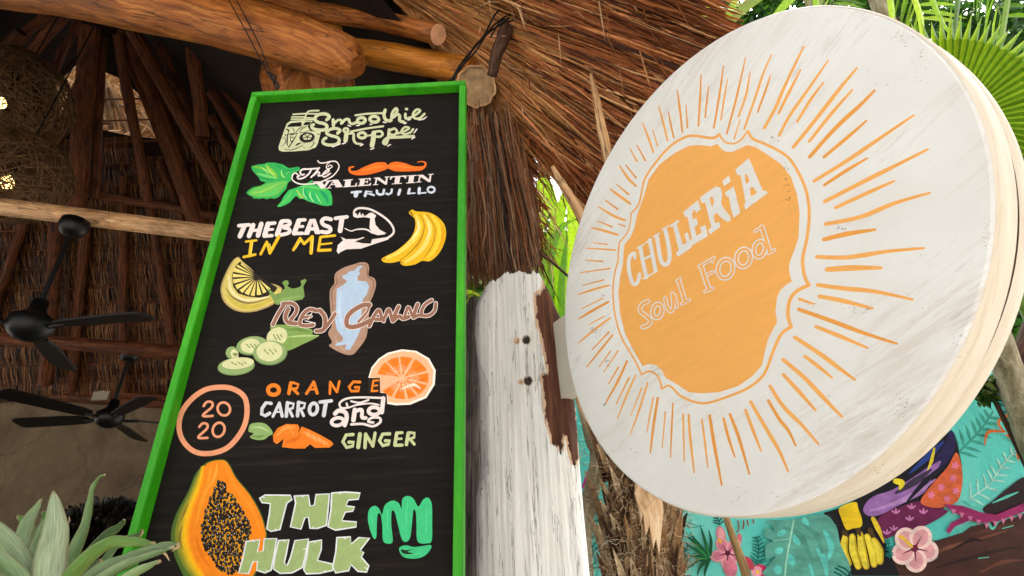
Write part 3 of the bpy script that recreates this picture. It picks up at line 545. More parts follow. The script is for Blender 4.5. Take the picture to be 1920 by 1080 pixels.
for L in letters:
    a.poly('E', L, H1)
    a.line('E', L + [L[0]], 10, HW, False)
    x0 = min(p[0] for p in L); x1 = max(p[0] for p in L); y0 = min(p[1] for p in L); y1 = max(p[1] for p in L)
    for _ in range(7):
        x, y = R.uniform(x0 + 12, x1 - 12), R.uniform(y0 + 15, y1 - 40)
        if inside(x, y, L) and inside(x - 4, y + 36, L): a.line('E', [(x, y), (x - 2, y + 18), (x - 4, y + 34)], 7, 'acc084', taper=(.3, 1, .3))
    for q in (0, len(L) // 2):
        p, p2 = L[q], L[(q + 1) % len(L)]; cxm = sum(v[0] for v in L) / len(L); cym = sum(v[1] for v in L) / len(L)
        mx_, my_ = (p[0] + p2[0]) / 2, (p[1] + p2[1]) / 2
        a.line('E', [(mx_, my_), (mx_ + (cxm - mx_) * .25, my_ + (cym - my_) * .12)], 10, HW, taper=(1, .3))
FG = '40c683'
a.poly('E', [(1386, 440), (1395, 375), (1430, 350), (1460, 368), (1480, 408), (1500, 345), (1548, 315), (1590, 330), (1610, 368), (1616, 305), (1650, 284), (1690, 302), (1722, 355), (1755, 308), (1788, 296), (1812, 340), (1815, 460), (1812, 580), (1780, 600), (1718, 588), (1710, 480), (1706, 395), (1690, 378), (1680, 470), (1668, 560), (1642, 590), (1612, 572), (1585, 470), (1565, 392), (1545, 388), (1542, 480), (1552, 585), (1520, 603), (1487, 580), (1482, 480), (1470, 405), (1450, 412), (1445, 500), (1442, 560), (1425, 568), (1402, 515)], FG, True)
a.poly('E', [(1595, 632), (1640, 613), (1700, 625), (1806, 612), (1790, 660), (1740, 695), (1670, 702), (1615, 685)], FG, True, k=.95)
a.poly('E', [(1608, 640), (1640, 645), (1695, 640), (1650, 655), (1690, 668), (1640, 672), (1612, 660)], '1d2a1e', True)
for q in ([(1410, 400), (1415, 480)], [(1520, 370), (1515, 500)], [(1650, 330), (1640, 480)], [(1780, 350), (1775, 520)], [(1640, 685), (1740, 665)]): a.line('E', q, 18, '55d495', taper=(.3, 1, .3))
done(a, 'painted_papaya_and_fist')

# ---------------------------------------------------------------- the round sign
AZ = 1.064; DC = Vector((.386, .953, CAMZ + .578)); DR = .5; DT = .092
DU = Vector((math.cos(AZ), -math.sin(AZ), 0)); DN = Vector((-math.sin(AZ), -math.cos(AZ), 0)); DV = Vector((0, 0, 1))
sign = empty('round_sign', DC - DV * DR - DN * DT / 2, 'big round whitewashed wooden sign with orange sunburst on the white post', 'sign')
m, n, l, b = mat('whitewashed_wood', .6, .25)
v = coords(n, l, 'Object', (9, 9, 60)); rt = n.new('ShaderNodeMapping'); rt.inputs['Rotation'].default_value = (0, 0.55, 0)
tc = n.new('ShaderNodeTexCoord'); l.new(tc.outputs['Object'], rt.inputs[0]); mp = n.new('ShaderNodeMapping'); mp.inputs['Scale'].default_value = (16, 16, 190); l.new(rt.outputs[0], mp.inputs[0])
g1 = noise(n, l, mp.outputs[0], 1.0, 9, .78, .3); g2 = noise(n, l, coords(n, l, 'Object', (3.2, 3.2, 4.5)), 1.0, 4, .6); g3 = noise(n, l, coords(n, l, 'Object', (45, 45, 90)), 1.0, 6, .8)
c = ramp(n, l, g2, [(.3, lin('e8e6e2')), (.6, lin('f4f3f1'))])
sc_ = n.new('ShaderNodeMath'); sc_.operation = 'MULTIPLY'; l.new(g1, sc_.inputs[0]); l.new(g2, sc_.inputs[1])
c = mixc(n, l, ramp(n, l, sc_.outputs[0], [(.31, BW(0)), (.40, BW(.35))]), c, lin('a8988a'))
g5 = noise(n, l, coords(n, l, 'Object', (2.2, 2.2, 2.6)), 1.0, 3, .5); g6 = noise(n, l, mp.outputs[0], .35, 8, .8, .5)
sm = n.new('ShaderNodeMath'); sm.operation = 'MULTIPLY'; l.new(g5, sm.inputs[0]); l.new(g6, sm.inputs[1])
c = mixc(n, l, ramp(n, l, sm.outputs[0], [(.26, BW(0)), (.36, BW(.3))]), c, lin('c4ab94'))
c = mixc(n, l, ramp(n, l, g3, [(.675, BW(0)), (.70, BW(.8))]), c, lin('6d6058'))
l.new(c, b.inputs['Base Color']); bump(n, l, b, g1, .25, .002); M_white = m
m, n, l, b = mat('whitewashed_rim', .6, .25)
g1 = noise(n, l, coords(n, l, 'UV', (5, 32, 1)), 1.0, 7, .7, .4); g2 = noise(n, l, coords(n, l, 'UV', (4, 14, 1)), 1.0, 4, .6)
c = ramp(n, l, g1, [(.3, lin('c8b8a2')), (.5, lin('dccfbe')), (.7, lin('e4dacc'))])
c = mixc(n, l, ramp(n, l, g2, [(.62, BW(0)), (.7, BW(.5))]), c, lin('b59c84'))
l.new(c, b.inputs['Base Color']); bump(n, l, b, g1, .5, .003); M_rim = m
def dpt(r, t, h): return DC + (DU * math.cos(t) + DV * math.sin(t)) * r - DN * h
mb = MB(); NS = 144
# face with a small rounded arris
rings = [(0.001, 0), (.25, 0), (.4, 0), (DR - .006, 0), (DR - .0015, .0015)]
for (r, h) in rings:
    for i in range(NS): mb.v.append(dpt(r, 2 * math.pi * i / NS, h))
for k in range(len(rings) - 1):
    for i in range(NS):
        j = (i + 1) % NS; mb.face([k * NS + i, k * NS + j, (k + 1) * NS + j, (k + 1) * NS + i])
mb.build('face_panel', M_white, sign)
def hoop(name, h0, h1, r, mt_, rough=.0015):
    mb = MB(); prof = [(r - .003, h0), (r, h0 + .003), (r + .0006, (h0 + h1) / 2), (r, h1 - .003), (r - .003, h1)]
    P_ = [R.random() for _ in range(4)]
    for (rr, h) in prof:
        for i in range(NS):
            t = 2 * math.pi * i / NS
            mb.v.append(dpt(rr + rough * math.sin(3 * t + P_[0] * 6) * .6 + rough * math.sin(7 * t + P_[1] * 6) * .4, t, h + rough * 1.2 * math.sin(2 * t + P_[2] * 6)))
    for k in range(len(prof) - 1):
        for i in range(NS):
            j = (i + 1) % NS; mb.face([k * NS + i, k * NS + j, (k + 1) * NS + j, (k + 1) * NS + i], [(2 * i / NS * 1.57, prof[k][1]), (2 * (i + 1) / NS * 1.57, prof[k][1]), (2 * (i + 1) / NS * 1.57, prof[k + 1][1]), (2 * i / NS * 1.57, prof[k + 1][1])])
    return mb.build(name, mt_, sign, smooth=True)
hoop('rim_hoop', .0018, .0600, DR, M_rim); hoop('rim_hoop', .0612, DT, DR + .001, M_rim)
mb = MB(); prof = [.03, DT + .002]
for h in prof:
    for i in range(NS): mb.v.append(dpt(DR - .006, 2 * math.pi * i / NS, h))
for i in range(NS): j = (i + 1) % NS; mb.face([i, j, NS + j, NS + i])
mb.face([NS + i for i in range(NS)])
mb.build('drum_core', plain('drum_core_wood', lin('8a6d50'), .8, .3, 20), sign)  # brown wood core, visible in the groove between the hoops
def dart(): return Art(DC, DN, .000012, .00008)
OO = 'ffb964'; OD = 'eba040'; DWH = 'eeecea'
a = dart()
def mix(parts):
    o = []
    for cr, q in parts:
        ox, oy, s_ = CR[cr]; o += [(ox + x / s_, oy + y / s_) for x, y in q]
    return o
inner = mix([('M', [(868, 192), (900, 232), (935, 250), (975, 250), (1025, 228), (1085, 200), (1150, 218), (1230, 270), (1330, 340), (1400, 430), (1445, 560), (1463, 690), (1455, 870), (1425, 960), (1392, 1045)]), ('N', [(1385, 80), (1392, 140), (1407, 185), (1370, 205), (1325, 245), (1300, 300), (1288, 400), (1300, 478), (1265, 540), (1235, 600), (1212, 690), (1190, 790), (1120, 870), (1020, 940), (880, 985), (760, 993), (660, 985), (580, 930), (492, 880), (470, 830), (425, 790), (375, 780), (327, 796), (270, 700), (200, 560), (165, 420), (152, 260), (165, 150), (185, 60)]), ('M', [(192, 960), (197, 918), (240, 868), (268, 800), (290, 700), (340, 560), (370, 450), (450, 340), (560, 258), (660, 207), (740, 200), (822, 210)])])
a.poly('Z', inner, OO)
segs = [[('M', (882, 125)), ('M', (925, 178)), ('M', (985, 190)), ('M', (1035, 165)), ('M', (1088, 100))],
        [('M', (1088, 100)), ('M', (1125, 155)), ('M', (1200, 187)), ('M', (1300, 235)), ('M', (1390, 300)), ('M', (1460, 410)), ('M', (1512, 540)), ('M', (1532, 690)), ('M', (1518, 860)), ('M', (1488, 1000)), ('N', (1485, 60)), ('N', (1500, 150)), ('N', (1530, 210))],
        [('N', (1530, 210)), ('N', (1440, 255)), ('N', (1392, 320)), ('N', (1378, 410)), ('N', (1388, 475)), ('N', (1402, 512))],
        [('N', (1402, 512)), ('N', (1330, 565)), ('N', (1275, 680)), ('N', (1225, 815)), ('N', (1180, 885)), ('N', (1080, 960)), ('N', (940, 1018)), ('N', (800, 1062)), ('N', (700, 1055)), ('N', (600, 1010)), ('N', (545, 955)), ('N', (510, 937)), ('N', (467, 962))],
        [('N', (467, 962)), ('N', (445, 885)), ('N', (405, 842)), ('N', (362, 836)), ('N', (320, 858))],
        [('N', (320, 858)), ('N', (270, 752)), ('N', (180, 600)), ('N', (130, 440)), ('N', (112, 260)), ('N', (125, 130)), ('N', (150, 30)), ('M', (150, 985)), ('M', (160, 905))],
        [('M', (160, 905)), ('M', (218, 832)), ('M', (238, 760)), ('M', (246, 692))],
        [('M', (246, 692)), ('M', (302, 622)), ('M', (342, 450)), ('M', (420, 330)), ('M', (520, 215)), ('M', (620, 150)), ('M', (700, 133)), ('M', (830, 150)), ('M', (882, 125))]]
ww = [(2.6, 2.6), (4.0, 5.5), (6, 6), (5.5, 3), (2.8, 2.8), (2.6, 2.0), (1.8, 1.8), (2.2, 4.2)]
for S_, (w0, w1) in zip(segs, ww):
    q = [(CR[c_][0] + x / CR[c_][2], CR[c_][1] + y / CR[c_][2]) for c_, (x, y) in S_]
    a.line('Z', q, 1.0 * w0 + .8, OO, taper=(1, w1 / w0))
a.m.build('painted_cartouche', M_paint_d, sign)
a = dart()
K = lambda q, h=(): a.poly('K', q, DWH, holes=h)
a.h = .00022
a.line('L', [(198, 312), (192, 268), (155, 295), (140, 370), (150, 460), (178, 545), (212, 550), (236, 500), (240, 462)], 36, DWH, taper=(.8, 1, .9))
for q, wd in (([(250, 222), (275, 360), (305, 490)], 36), ([(335, 150), (362, 290), (388, 430)], 36), ([(275, 325), (352, 290)], 22), ([(220, 222), (282, 188)], 14), ([(300, 172), (352, 142)], 14), ([(272, 505), (340, 470)], 16), ([(352, 462), (405, 430)], 14),
              ([(400, 110), (418, 230), (440, 340), (480, 375), (515, 330), (512, 220), (480, 60)], 38), ([(368, 118), (425, 85)], 13), ([(450, 52), (508, 16)], 13)): a.line('L', q, wd, DWH)
a.poly('L', [(515, 15), (600, -42), (606, -22), (585, 0), (625, 140), (640, 192), (675, 172), (655, 92), (685, 75), (715, 190), (722, 215), (595, 302), (575, 268), (602, 240), (548, 18), (520, 28)], DWH)
K([(770, 745), (945, 605), (978, 715), (922, 758), (905, 715), (872, 765), (888, 840), (925, 812), (945, 895), (905, 925), (925, 1028), (988, 995), (968, 925), (1035, 905), (1062, 1035), (862, 1150), (850, 1085), (872, 1065), (820, 800), (790, 810)])
K([(965, 575), (1120, 465), (1170, 440), (1215, 460), (1235, 540), (1220, 640), (1250, 700), (1330, 800), (1335, 850), (1290, 862), (1240, 830), (1160, 755), (1130, 800), (1150, 880), (1195, 865), (1215, 920), (1085, 1015), (1065, 960), (1105, 930), (1030, 635), (988, 640)], [[(1085, 575), (1115, 560), (1137, 620), (1120, 690), (1100, 660)]])
K([(1235, 380), (1310, 310), (1335, 382), (1255, 438)]); K([(1265, 515), (1370, 442), (1392, 520), (1450, 755), (1370, 815), (1345, 740), (1310, 560), (1280, 562)])
K([(1390, 240), (1550, 105), (1582, 175), (1690, 430), (1720, 490), (1765, 500), (1777, 520), (1600, 650), (1510, 718), (1490, 668), (1512, 630), (1452, 310), (1410, 302)], [[(1505, 292), (1528, 300), (1558, 378), (1527, 415), (1508, 380)], [(1565, 455), (1602, 450), (1645, 510), (1620, 545), (1572, 552)]])
SF = [([(318, 712), (262, 742), (248, 798), (300, 845), (342, 890), (318, 932), (272, 948)], 46, 24), ('r', 405, 800, 44, 64), ([(478, 688), (500, 775), (530, 800), (552, 760), (545, 640)], 42, 22), ([(565, 660), (585, 760)], 36, 16), ([(602, 520), (632, 620), (660, 712)], 46, 24), ([(585, 528), (615, 502)], 32, 14), ([(630, 735), (698, 700)], 34, 16),
      ([(812, 395), (845, 500), (880, 600)], 50, 26), ([(790, 392), (925, 312)], 34, 14), ([(920, 320), (915, 350)], 26, 10), ([(860, 470), (920, 440)], 34, 14), ([(845, 620), (915, 592)], 36, 16), ('r', 1032, 412, 68, 88), ('r', 1198, 312, 64, 82), ('r', 1345, 232, 50, 74), ([(1368, 30), (1400, 130), (1436, 245)], 50, 28), ([(1305, 65), (1368, 28)], 34, 14), ([(1425, 270), (1482, 240)], 36, 16)]
for q in SF:
    if q[0] == 'r': a.ring('L', q[1], q[2], q[3], q[4], 46, DWH, 12)
    else: a.line('L', q[0], q[1], DWH, False if len(q[0]) < 3 else True)
a.h += .00002
for q in SF:
    if q[0] == 'r': a.ring('L', q[1], q[2], q[3], q[4], 22, OO, 12)
    else: a.line('L', q[0], q[2], OO, False if len(q[0]) < 3 else True)
a.m.build('painted_lettering', M_paint_d, sign)
a = dart(); a.step = 0.000002
rays = {'P': [((605, 360), (597, 560), (583, 790), 14), ((670, 455), (652, 600), (640, 720), 12), ((795, 285), (762, 520), (713, 810), 14), ((827, 400), (800, 560), (773, 740), 12), ((980, 215), (935, 420), (882, 640), (822, 858), 14), ((1018, 345), (985, 530), (922, 710), 15), ((935, 740), (885, 900), 13), ((1200, 190), (1130, 350), (1060, 560), (970, 818), 16), ((1192, 365), (1150, 490), (1083, 675), 14), ((405, 495), (425, 640), (447, 842), 14), ((478, 615), (490, 805), 13), ((248, 625), (285, 760), (322, 915), 14), ((330, 672), (350, 780), (375, 892), 12), ((110, 765), (160, 890), (203, 1015), 14), ((198, 825), (238, 960), 12), ((5, 985), (65, 1090), 14), ((65, 955), (135, 1085), 14)],
        'Z': [((1507, 87), (1471, 162), (1455, 200), (1433, 240), 5), ((1501, 131), (1480, 172), (1460, 212), 4.4), ((1553, 113), (1517, 165), (1480, 218), (1461, 254), 4.6)],
        'R': [((192, 283), (120, 380), (45, 503), 13), ((380, 203), (290, 310), (150, 490), (22, 648), 17), ((355, 325), (240, 455), (112, 615), 15), ((480, 328), (400, 410), (260, 540), (115, 702), 18), ((435, 497), (330, 590), (195, 703), 15), ((700, 468), (520, 590), (330, 720), (140, 838), 17), ((438, 710), (320, 780), (198, 860), 15), ((778, 660), (580, 760), (420, 840), (200, 953), 19), ((590, 838), (450, 900), (260, 988), 17), ((790, 905), (600, 960), (400, 1040), (205, 1080), 19)],
        'S': [((678, 103), (500, 130), (355, 165), 23), ((985, 220), (760, 240), (620, 262), (480, 280), (310, 275), 22), ((715, 345), (540, 345), (375, 355), 28), ((915, 545), (680, 495), (480, 475), (315, 453), 22), ((660, 602), (480, 555), (325, 525), 22), ((290, 573), (200, 543), 18), ((815, 825), (600, 755), (400, 680), (195, 608), 21), ((630, 852), (450, 775), (305, 718), 20), ((550, 1053), (450, 980), (330, 890), (170, 785), 22), ((405, 1040), (320, 970), (233, 905), 18)],
        'U': [((1075, 545), (1000, 470), (920, 385), (800, 260), (650, 133), 25), ((885, 500), (770, 370), (650, 240), 22), ((905, 743), (780, 600), (650, 470), (555, 325), 22), ((740, 755), (690, 650), (620, 560), (542, 428), 19), ((685, 940), (620, 790), (520, 620), (415, 438), 21), ((490, 792), (430, 640), (377, 497), 18), ((405, 960), (330, 700), (265, 528), 18), ((300, 835), (255, 700), (218, 557), 16), ((205, 1040), (150, 740), (118, 538), 19), ((105, 915), (85, 740), (62, 567), 12)],
        'T': [((815, 965), (790, 750), (780, 600), 13), ((752, 895), (745, 597), 12), ((665, 870), (672, 700), (680, 527), 9), ((613, 810), (632, 580), 9), ((537, 840), (560, 650), (585, 492), 13), ((515, 710), (535, 600), (557, 490), 8), ((410, 725), (470, 560), (520, 397), 10), ((415, 602), (483, 430), 9), ((330, 625), (390, 470), (445, 350), 10), ((322, 532), (403, 364), 10), ((255, 525), (330, 390), (390, 260), 12), ((275, 403), (335, 299), 10), ((243, 330), (333, 195), 9), ((215, 297), (285, 197), 8), ((135, 297), (230, 180), (298, 95), 10), ((170, 187), (275, 77), 10)],
        'Q': [((62, 890), (140, 825), (205, 777), 8), ((108, 808), (178, 768), 6), ((62, 780), (120, 745), (198, 702), 9), ((72, 735), (172, 686), 6), ((58, 668), (130, 645), (200, 626), 8), ((78, 627), (176, 601), 6), ((70, 567), (205, 548), 7), ((95, 510), (172, 516), 7), ((97, 455), (228, 463), 8), ((128, 430), (192, 438), 6), ((120, 360), (180, 375), (240, 393), 9), ((245, 343), (272, 354), 7), ((150, 330), (215, 357), 7), ((155, 265), (220, 305), (275, 327), 9), ((185, 235), (240, 275), 8), ((206, 182), (250, 215), (298, 250), 10), ((237, 162), (290, 207), 8), ((250, 75), (290, 135), (325, 168), 9), ((278, 72), (325, 130), 8)]}
for cr, L in rays.items():
    for q in L:
        a.line(cr, list(q[:-1]), q[-1] * 1.22, OO if R.random() < .6 else 'f6a94e', taper=(.55, 1.1, .9))
        if len(q) > 3 and R.random() < .8:      # the outer half of a stroke ran drier and darker
            a.h += .00002; a.line(cr, [((q[0][0] * 2 + q[1][0]) / 3, (q[0][1] * 2 + q[1][1]) / 3), q[1][:2]], q[-1] * .4, OD, taper=(.4, 1, .3)); a.h -= .00002
a.m.build('painted_sun_rays', M_paint_d, sign)
a = dart(); a.step = .000002; a.h = .0003
for cx, cy, sx, sy, n_, c_ in ((1445, 262, 14, 9, 16, '7a6a60'), (1690, 68, 26, 16, 30, 'a58a74'), (1725, 118, 22, 26, 26, 'b39a84'), (1600, 150, 40, 30, 14, '8a7a70'), (1470, 330, 12, 40, 18, '5a4a40'), (1570, 428, 16, 5, 12, '3a302a'), (1612, 580, 30, 14, 26, '8a8078'), (1525, 575, 14, 10, 10, '5a5048'), (1700, 560, 60, 60, 10, '9a8c80'), (1850, 440, 10, 40, 30, 'b89a80'), (1800, 640, 22, 26, 20, 'a8907a'), (1690, 760, 24, 22, 34, '7d6e62'), (1640, 880, 30, 12, 20, 'b0876a'), (1560, 780, 70, 50, 16, 'a89c92'), (1395, 930, 60, 14, 18, '8a8078'), (1232, 695, 14, 10, 16, '8a8a8a'), (1112, 620, 6, 8, 12, '5f5c60'), (1138, 682, 5, 7, 12, '5f5c60'), (1131, 760, 4, 4, 6, '6a6870'), (1115, 540, 22, 60, 16, 'a89a8c'), (1290, 160, 50, 40, 10, 'a89a8c'), (1250, 380, 70, 50, 10, 'd08a40'), (1400, 400, 70, 60, 16, 'c98238'), (1480, 370, 8, 20, 10, '4a3a30'), (1300, 620, 60, 50, 8, 'd08a40'), (1180, 840, 20, 30, 10, 'a8a09a')):
    for _ in range(n_):
        x, y = R.gauss(cx, sx * .5), R.gauss(cy, sy * .5); q = [(x + R.uniform(-1, 1), y + R.uniform(-.7, .7))]; L_ = R.uniform(.4, 5.5) if R.random() < .6 else .6
        a.line('Z', [(x, y), (x + L_ * .9, y - L_ * R.uniform(.2, .5))], R.uniform(.5, 1.5), c_, False, (.5, .8))
a.m.build('scuffs', M_paint_d, sign, kind='stuff')
# mounting plate between post and sign
mb = MB(); pm0 = DC - DN * .030
q = [on_plane(x, y, pm0, DN) for x, y in [(1014, 622), (1074, 580), (1090, 640), (1100, 738), (1076, 735), (1043, 752), (1024, 747)]]
q2 = [p - DN * .035 for p in q]; nq = len(q); mb.v = q + q2
mb.face(list(range(nq))); mb.face([nq + i for i in range(nq)][::-1])
for i in range(nq): j = (i + 1) % nq; mb.face([i, nq + i, nq + j, j])
mb.build('mounting_plate', plain('cream_painted_steel', lin('ddd6c8'), .5, .06, 9), sign)
# ---------------------------------------------------------------- posts
def inpoly(x, y, P):
    r = False; j = len(P) - 1
    for i in range(len(P)):
        if (P[i][1] > y) != (P[j][1] > y) and x < (P[j][0] - P[i][0]) * (y - P[i][1]) / (P[j][1] - P[i][1]) + P[i][0]: r = not r
        j = i
    return r
def interp(tab, y):
    for (y0, x0), (y1, x1) in zip(tab, tab[1:]):
        if y <= y1: return x0 + (x1 - x0) * max(0, (y - y0) / (y1 - y0))
    return tab[-1][1]
from mathutils import noise as mnoise
YP = 1.47
Ltab = [(510, 905), (545, 893), (600, 891), (690, 899), (770, 899), (860, 902), (920, 894), (1080, 893), (1200, 893)]
Rtab = [(510, 1035), (560, 1056), (620, 1064), (700, 1076), (780, 1083), (850, 1087), (950, 1095), (1080, 1106), (1200, 1112)]
bare = [[(1022, 518), (1037, 518), (1036, 537), (1046, 552), (1060, 580), (1075, 640), (1078, 720), (1030, 700), (1014, 620), (1008, 607), (1005, 552), (1019, 541)],
        [(1018, 700), (1075, 700), (1080, 735), (1079, 776), (1084, 830), (1083, 858), (1077, 876), (1068, 846), (1064, 822), (1056, 810), (1052, 850), (1046, 833), (1038, 836), (1032, 812), (1026, 792), (1021, 750)]]
m, n, l, b = mat('peeling_white_paint_on_wood', .8, .2)
a_ = n.new('ShaderNodeVertexColor'); a_.layer_name = 'Col'
v = coords(n, l, 'Object', (70, 70, 3.2)); g1 = noise(n, l, v, 1.0, 9, .72, .35)
g2 = noise(n, l, coords(n, l, 'Object', (9, 9, 2.5)), 1.0, 5, .65); g3 = noise(n, l, coords(n, l, 'Object', (110, 110, 18)), 1.0, 5, .7)
c = ramp(n, l, g2, [(.3, lin('e6e3de')), (.65, lin('faf8f5'))])
dkm = ramp(n, l, g1, [(.31, BW(.9)), (.36, BW(.4)), (.41, BW(0))])
c = mixc(n, l, dkm, c, lin('6f665f'))
g4 = noise(n, l, coords(n, l, 'Object', (38, 38, 1.3)), 1.0, 5, .55, .25)
c = mixc(n, l, ramp(n, l, g4, [(.490, BW(0)), (.498, BW(.7)), (.502, BW(.7)), (.510, BW(0))]), c, lin('4a3f38'))
c = mixc(n, l, ramp(n, l, g3, [(.68, BW(0)), (.74, BW(.7))]), c, lin('9a9088'))
br = ramp(n, l, g1, [(.3, lin('35201a')), (.5, lin('5d3a2c')), (.7, lin('80553f'))])
sep = n.new('ShaderNodeSeparateColor'); l.new(a_.outputs[0], sep.inputs[0])
c = mixc(n, l, sep.outputs[0], c, br)
c = mixc(n, l, sep.outputs[1], c, lin('d8a878')); c = mixc(n, l, sep.outputs[2], c, lin('2a1a12'))
l.new(c, b.inputs['Base Color']); bump(n, l, b, g1, .9, .006); M_post = m
YTOP = 512
post = empty('driftwood_post', atY(985, 1080, YP) - Vector((0, 0, 1.6)), 'thick white driftwood post with cracked peeling paint, carrying the round sign', 'post')
mb = MB(); NY, NX = 230, 110; zt = atY(975, YTOP, YP).z; zb = atY(985, 1150, YP).z
for iy in range(NY + 1):
    ty = iy / NY
    for ix in range(NX + 1):
        tx = ix / NX
        py = YTOP + (1150 - YTOP) * ty
        xl, xr = interp(Ltab, py), interp(Rtab, py)
        # front half of the log: from left silhouette round the front to the right silhouette
        px = xl + (xr - xl) * tx
        w_ = (xr - xl) / 2 / 1000 * 1.5
        ang = (tx - .5) * 2
        dep = YP + .045 - .045 * math.sqrt(max(0, 1 - min(1, abs(ang)) ** 7))
        # top outline: slanted and rounded
        yt = 512 + 32 * max(0, (-ang) ** 3 if ang < 0 else 0) + (8 * ang if ang < 0 else 0) * -0.4 + 45 * max(0, ang) ** 4 + mnoise.noise(Vector((tx * 7, 2, 0))) * 9 + mnoise.noise(Vector((tx * 24, 5, 0))) * 5
        pyy = yt + (1150 - yt) * ty
        p = atY(px, pyy, dep)
        nz = mnoise.noise(Vector((p.x * 45, 3.1, p.z * 1.6))) * .004 + mnoise.noise(Vector((p.x * 120, 7, p.z * 4))) * .0022 + mnoise.noise(Vector((p.x * 9, 1, p.z * 3))) * .016
        isb = any(inpoly(px + mnoise.noise(Vector((px * .2, pyy * .07, 0))) * 5, pyy + mnoise.noise(Vector((px * .25, pyy * .05, 5))) * 10, P) for P in bare)
        col4 = [1.0 if isb else 0.0, 0.0, 0.0, 1]
        if not isb and any(inpoly(px + 5, pyy, P) or inpoly(px - 4, pyy, P) for P in bare): col4[1] = .8
        if isb: nz += .011 + mnoise.noise(Vector((p.x * 60, 0, p.z * 14))) * .004
        for hx, hy, hr in ((987, 638, 7.5), (990, 714, 8), (969, 639, 4.5), (976, 716, 4)):
            d = math.hypot(px - hx, pyy - hy)
            if d < hr: nz += .012 * (1 - (d / hr) ** 2); col4[2] = .95 if hr > 6 else 0.0; col4[1] = 0.75 if hr < 6 else 0
            elif d < hr + 2: col4[1] = .5
        p = p + Vector((0, nz, 0)); mb.v.append(p)
        mb.uv  # colours are assigned per face below
        if ix == 0 and iy == 0: cols = []
        cols.append(tuple(col4))
for iy in range(NY):
    for ix in range(NX):
        q = [iy * (NX + 1) + ix, (iy + 1) * (NX + 1) + ix, (iy + 1) * (NX + 1) + ix + 1, iy * (NX + 1) + ix + 1]
        mb.face(q, None, [cols[k] for k in q])
# back and top
bb = len(mb.v)
NB = 12
for iy in range(0, NY + 1, 10):
    l_, r_ = mb.v[iy * (NX + 1)], mb.v[iy * (NX + 1) + NX]
    for k in range(NB + 1):
        t = k / NB; mb.v.append(Vector((l_.x + (r_.x - l_.x) * t, l_.y + (r_.y - l_.y) * t + .13 * math.sin(math.pi * t) ** .6, l_.z + (r_.z - l_.z) * t)))
for i in range(NY // 10):
    for k in range(NB): a0 = bb + i * (NB + 1) + k; mb.face([a0, a0 + 1, a0 + NB + 2, a0 + NB + 1], None, (0, 0, 0, 1))
top_front = list(range(NX + 1))
for k in range(NB):
    i0 = int(k * NX / NB); i1 = int((k + 1) * NX / NB)
    mb.face([bb + k, bb + k + 1] + [i for i in range(i1, i0 - 1, -1)], None, (0, 0, 0, 1))
mb.build('timber', M_post, post, smooth=True)
# lower part of the post down to the ground, below the picture
lo = mb.v[NY * (NX + 1) + NX // 2]
mb = MB(); mb.tube([Vector((lo.x, lo.y + .1, lo.z + .01)), Vector((lo.x, lo.y + .1, -.1))], [.15, .17], 20); mb.build('timber_foot', M_post, post)
M_rust = plain('rusty_bolt', lin('5a3a2a'), .6, .3, 60)
for hx, hy in ((987, 638), (990, 714)):
    mb = MB(); p = atY(hx, hy, YP + .012); mb.tube([p + Vector((0, .01, 0)), p + Vector((0, -.002, 0))], .0065, 6); mb.build('bolt', M_rust, post)

mb = MB()
zz = [atY(888, y, 2.0) for y in (560, 640, 740, 850, 960, 1080, 1300)]
mb.tube(zz[:1] + zz[1:], [.02, .045, .052, .048, .055, .06, .062], 14, True, .12)
tag(mb.build('weathered_post', M_grey, None), 'slim dark grey weathered post between the green board frame and the white post', 'post')

# ---------------------------------------------------------------- the palapa
APX = Vector((-4.35, 3.75, 7.3)); YB = 6.5; ZW = atY(225, 745, YB).z
roof = empty('palapa_roof', (APX.x, APX.y, ZW), 'large thatched palapa roof on log beams, open underneath and dark inside', 'roof')
def part(mb, name, mt, par=None, **kw): return mb.build(name, mt, par or roof, **kw)
ring = [Vector(p) for p in [(-10.5, YB, ZW), (-1.4, YB, ZW), (.1, 4.6, ZW), (-.05, 2.0, 3.50), (-.55, 1.2, 3.6), (-1.6, .55, 3.6), (-9.5, .45, 3.6), (-11, 4, ZW)]]
# slopes: thatch bed boards (outer shell), the far slope with an opening
n_far = (ring[1] - ring[0]).cross(APX - ring[0]).normalized()
if n_far.y > 0: n_far = -n_far         # points inward (towards the viewer, down)
def onfar(px, py, off=0): return on_plane(px, py, ring[0] + n_far * off, n_far)
hole = [(100, 128), (150, 116), (232, 150), (300, 215), (312, 262), (240, 254), (170, 238), (112, 228)]
mb = MB(); b = 0
h3 = [onfar(x, y, -.02) for x, y in hole]
big = [ring[0], ring[1], APX]
ax1 = (ring[1] - ring[0]).normalized(); ax2 = n_far.cross(ax1)
to2 = lambda p: Vector(((p - ring[0]).dot(ax1), (p - ring[0]).dot(ax2), 0))
P3 = [p.copy() for p in big] + h3
tr = tessellate_polygon([[to2(p) for p in big], [to2(p) for p in h3]])
mb.v = list(P3)
for t in tr: mb.face(list(t))
for i in range(1, len(ring)):
    if i == 0: continue
    p, q = ring[i], ring[(i + 1) % len(ring)]; b = len(mb.v)
    mb.v += [p, q, APX.copy()]; mb.face([b, b + 1, b + 2])
part(mb, 'thatch_bed', M_thbase)
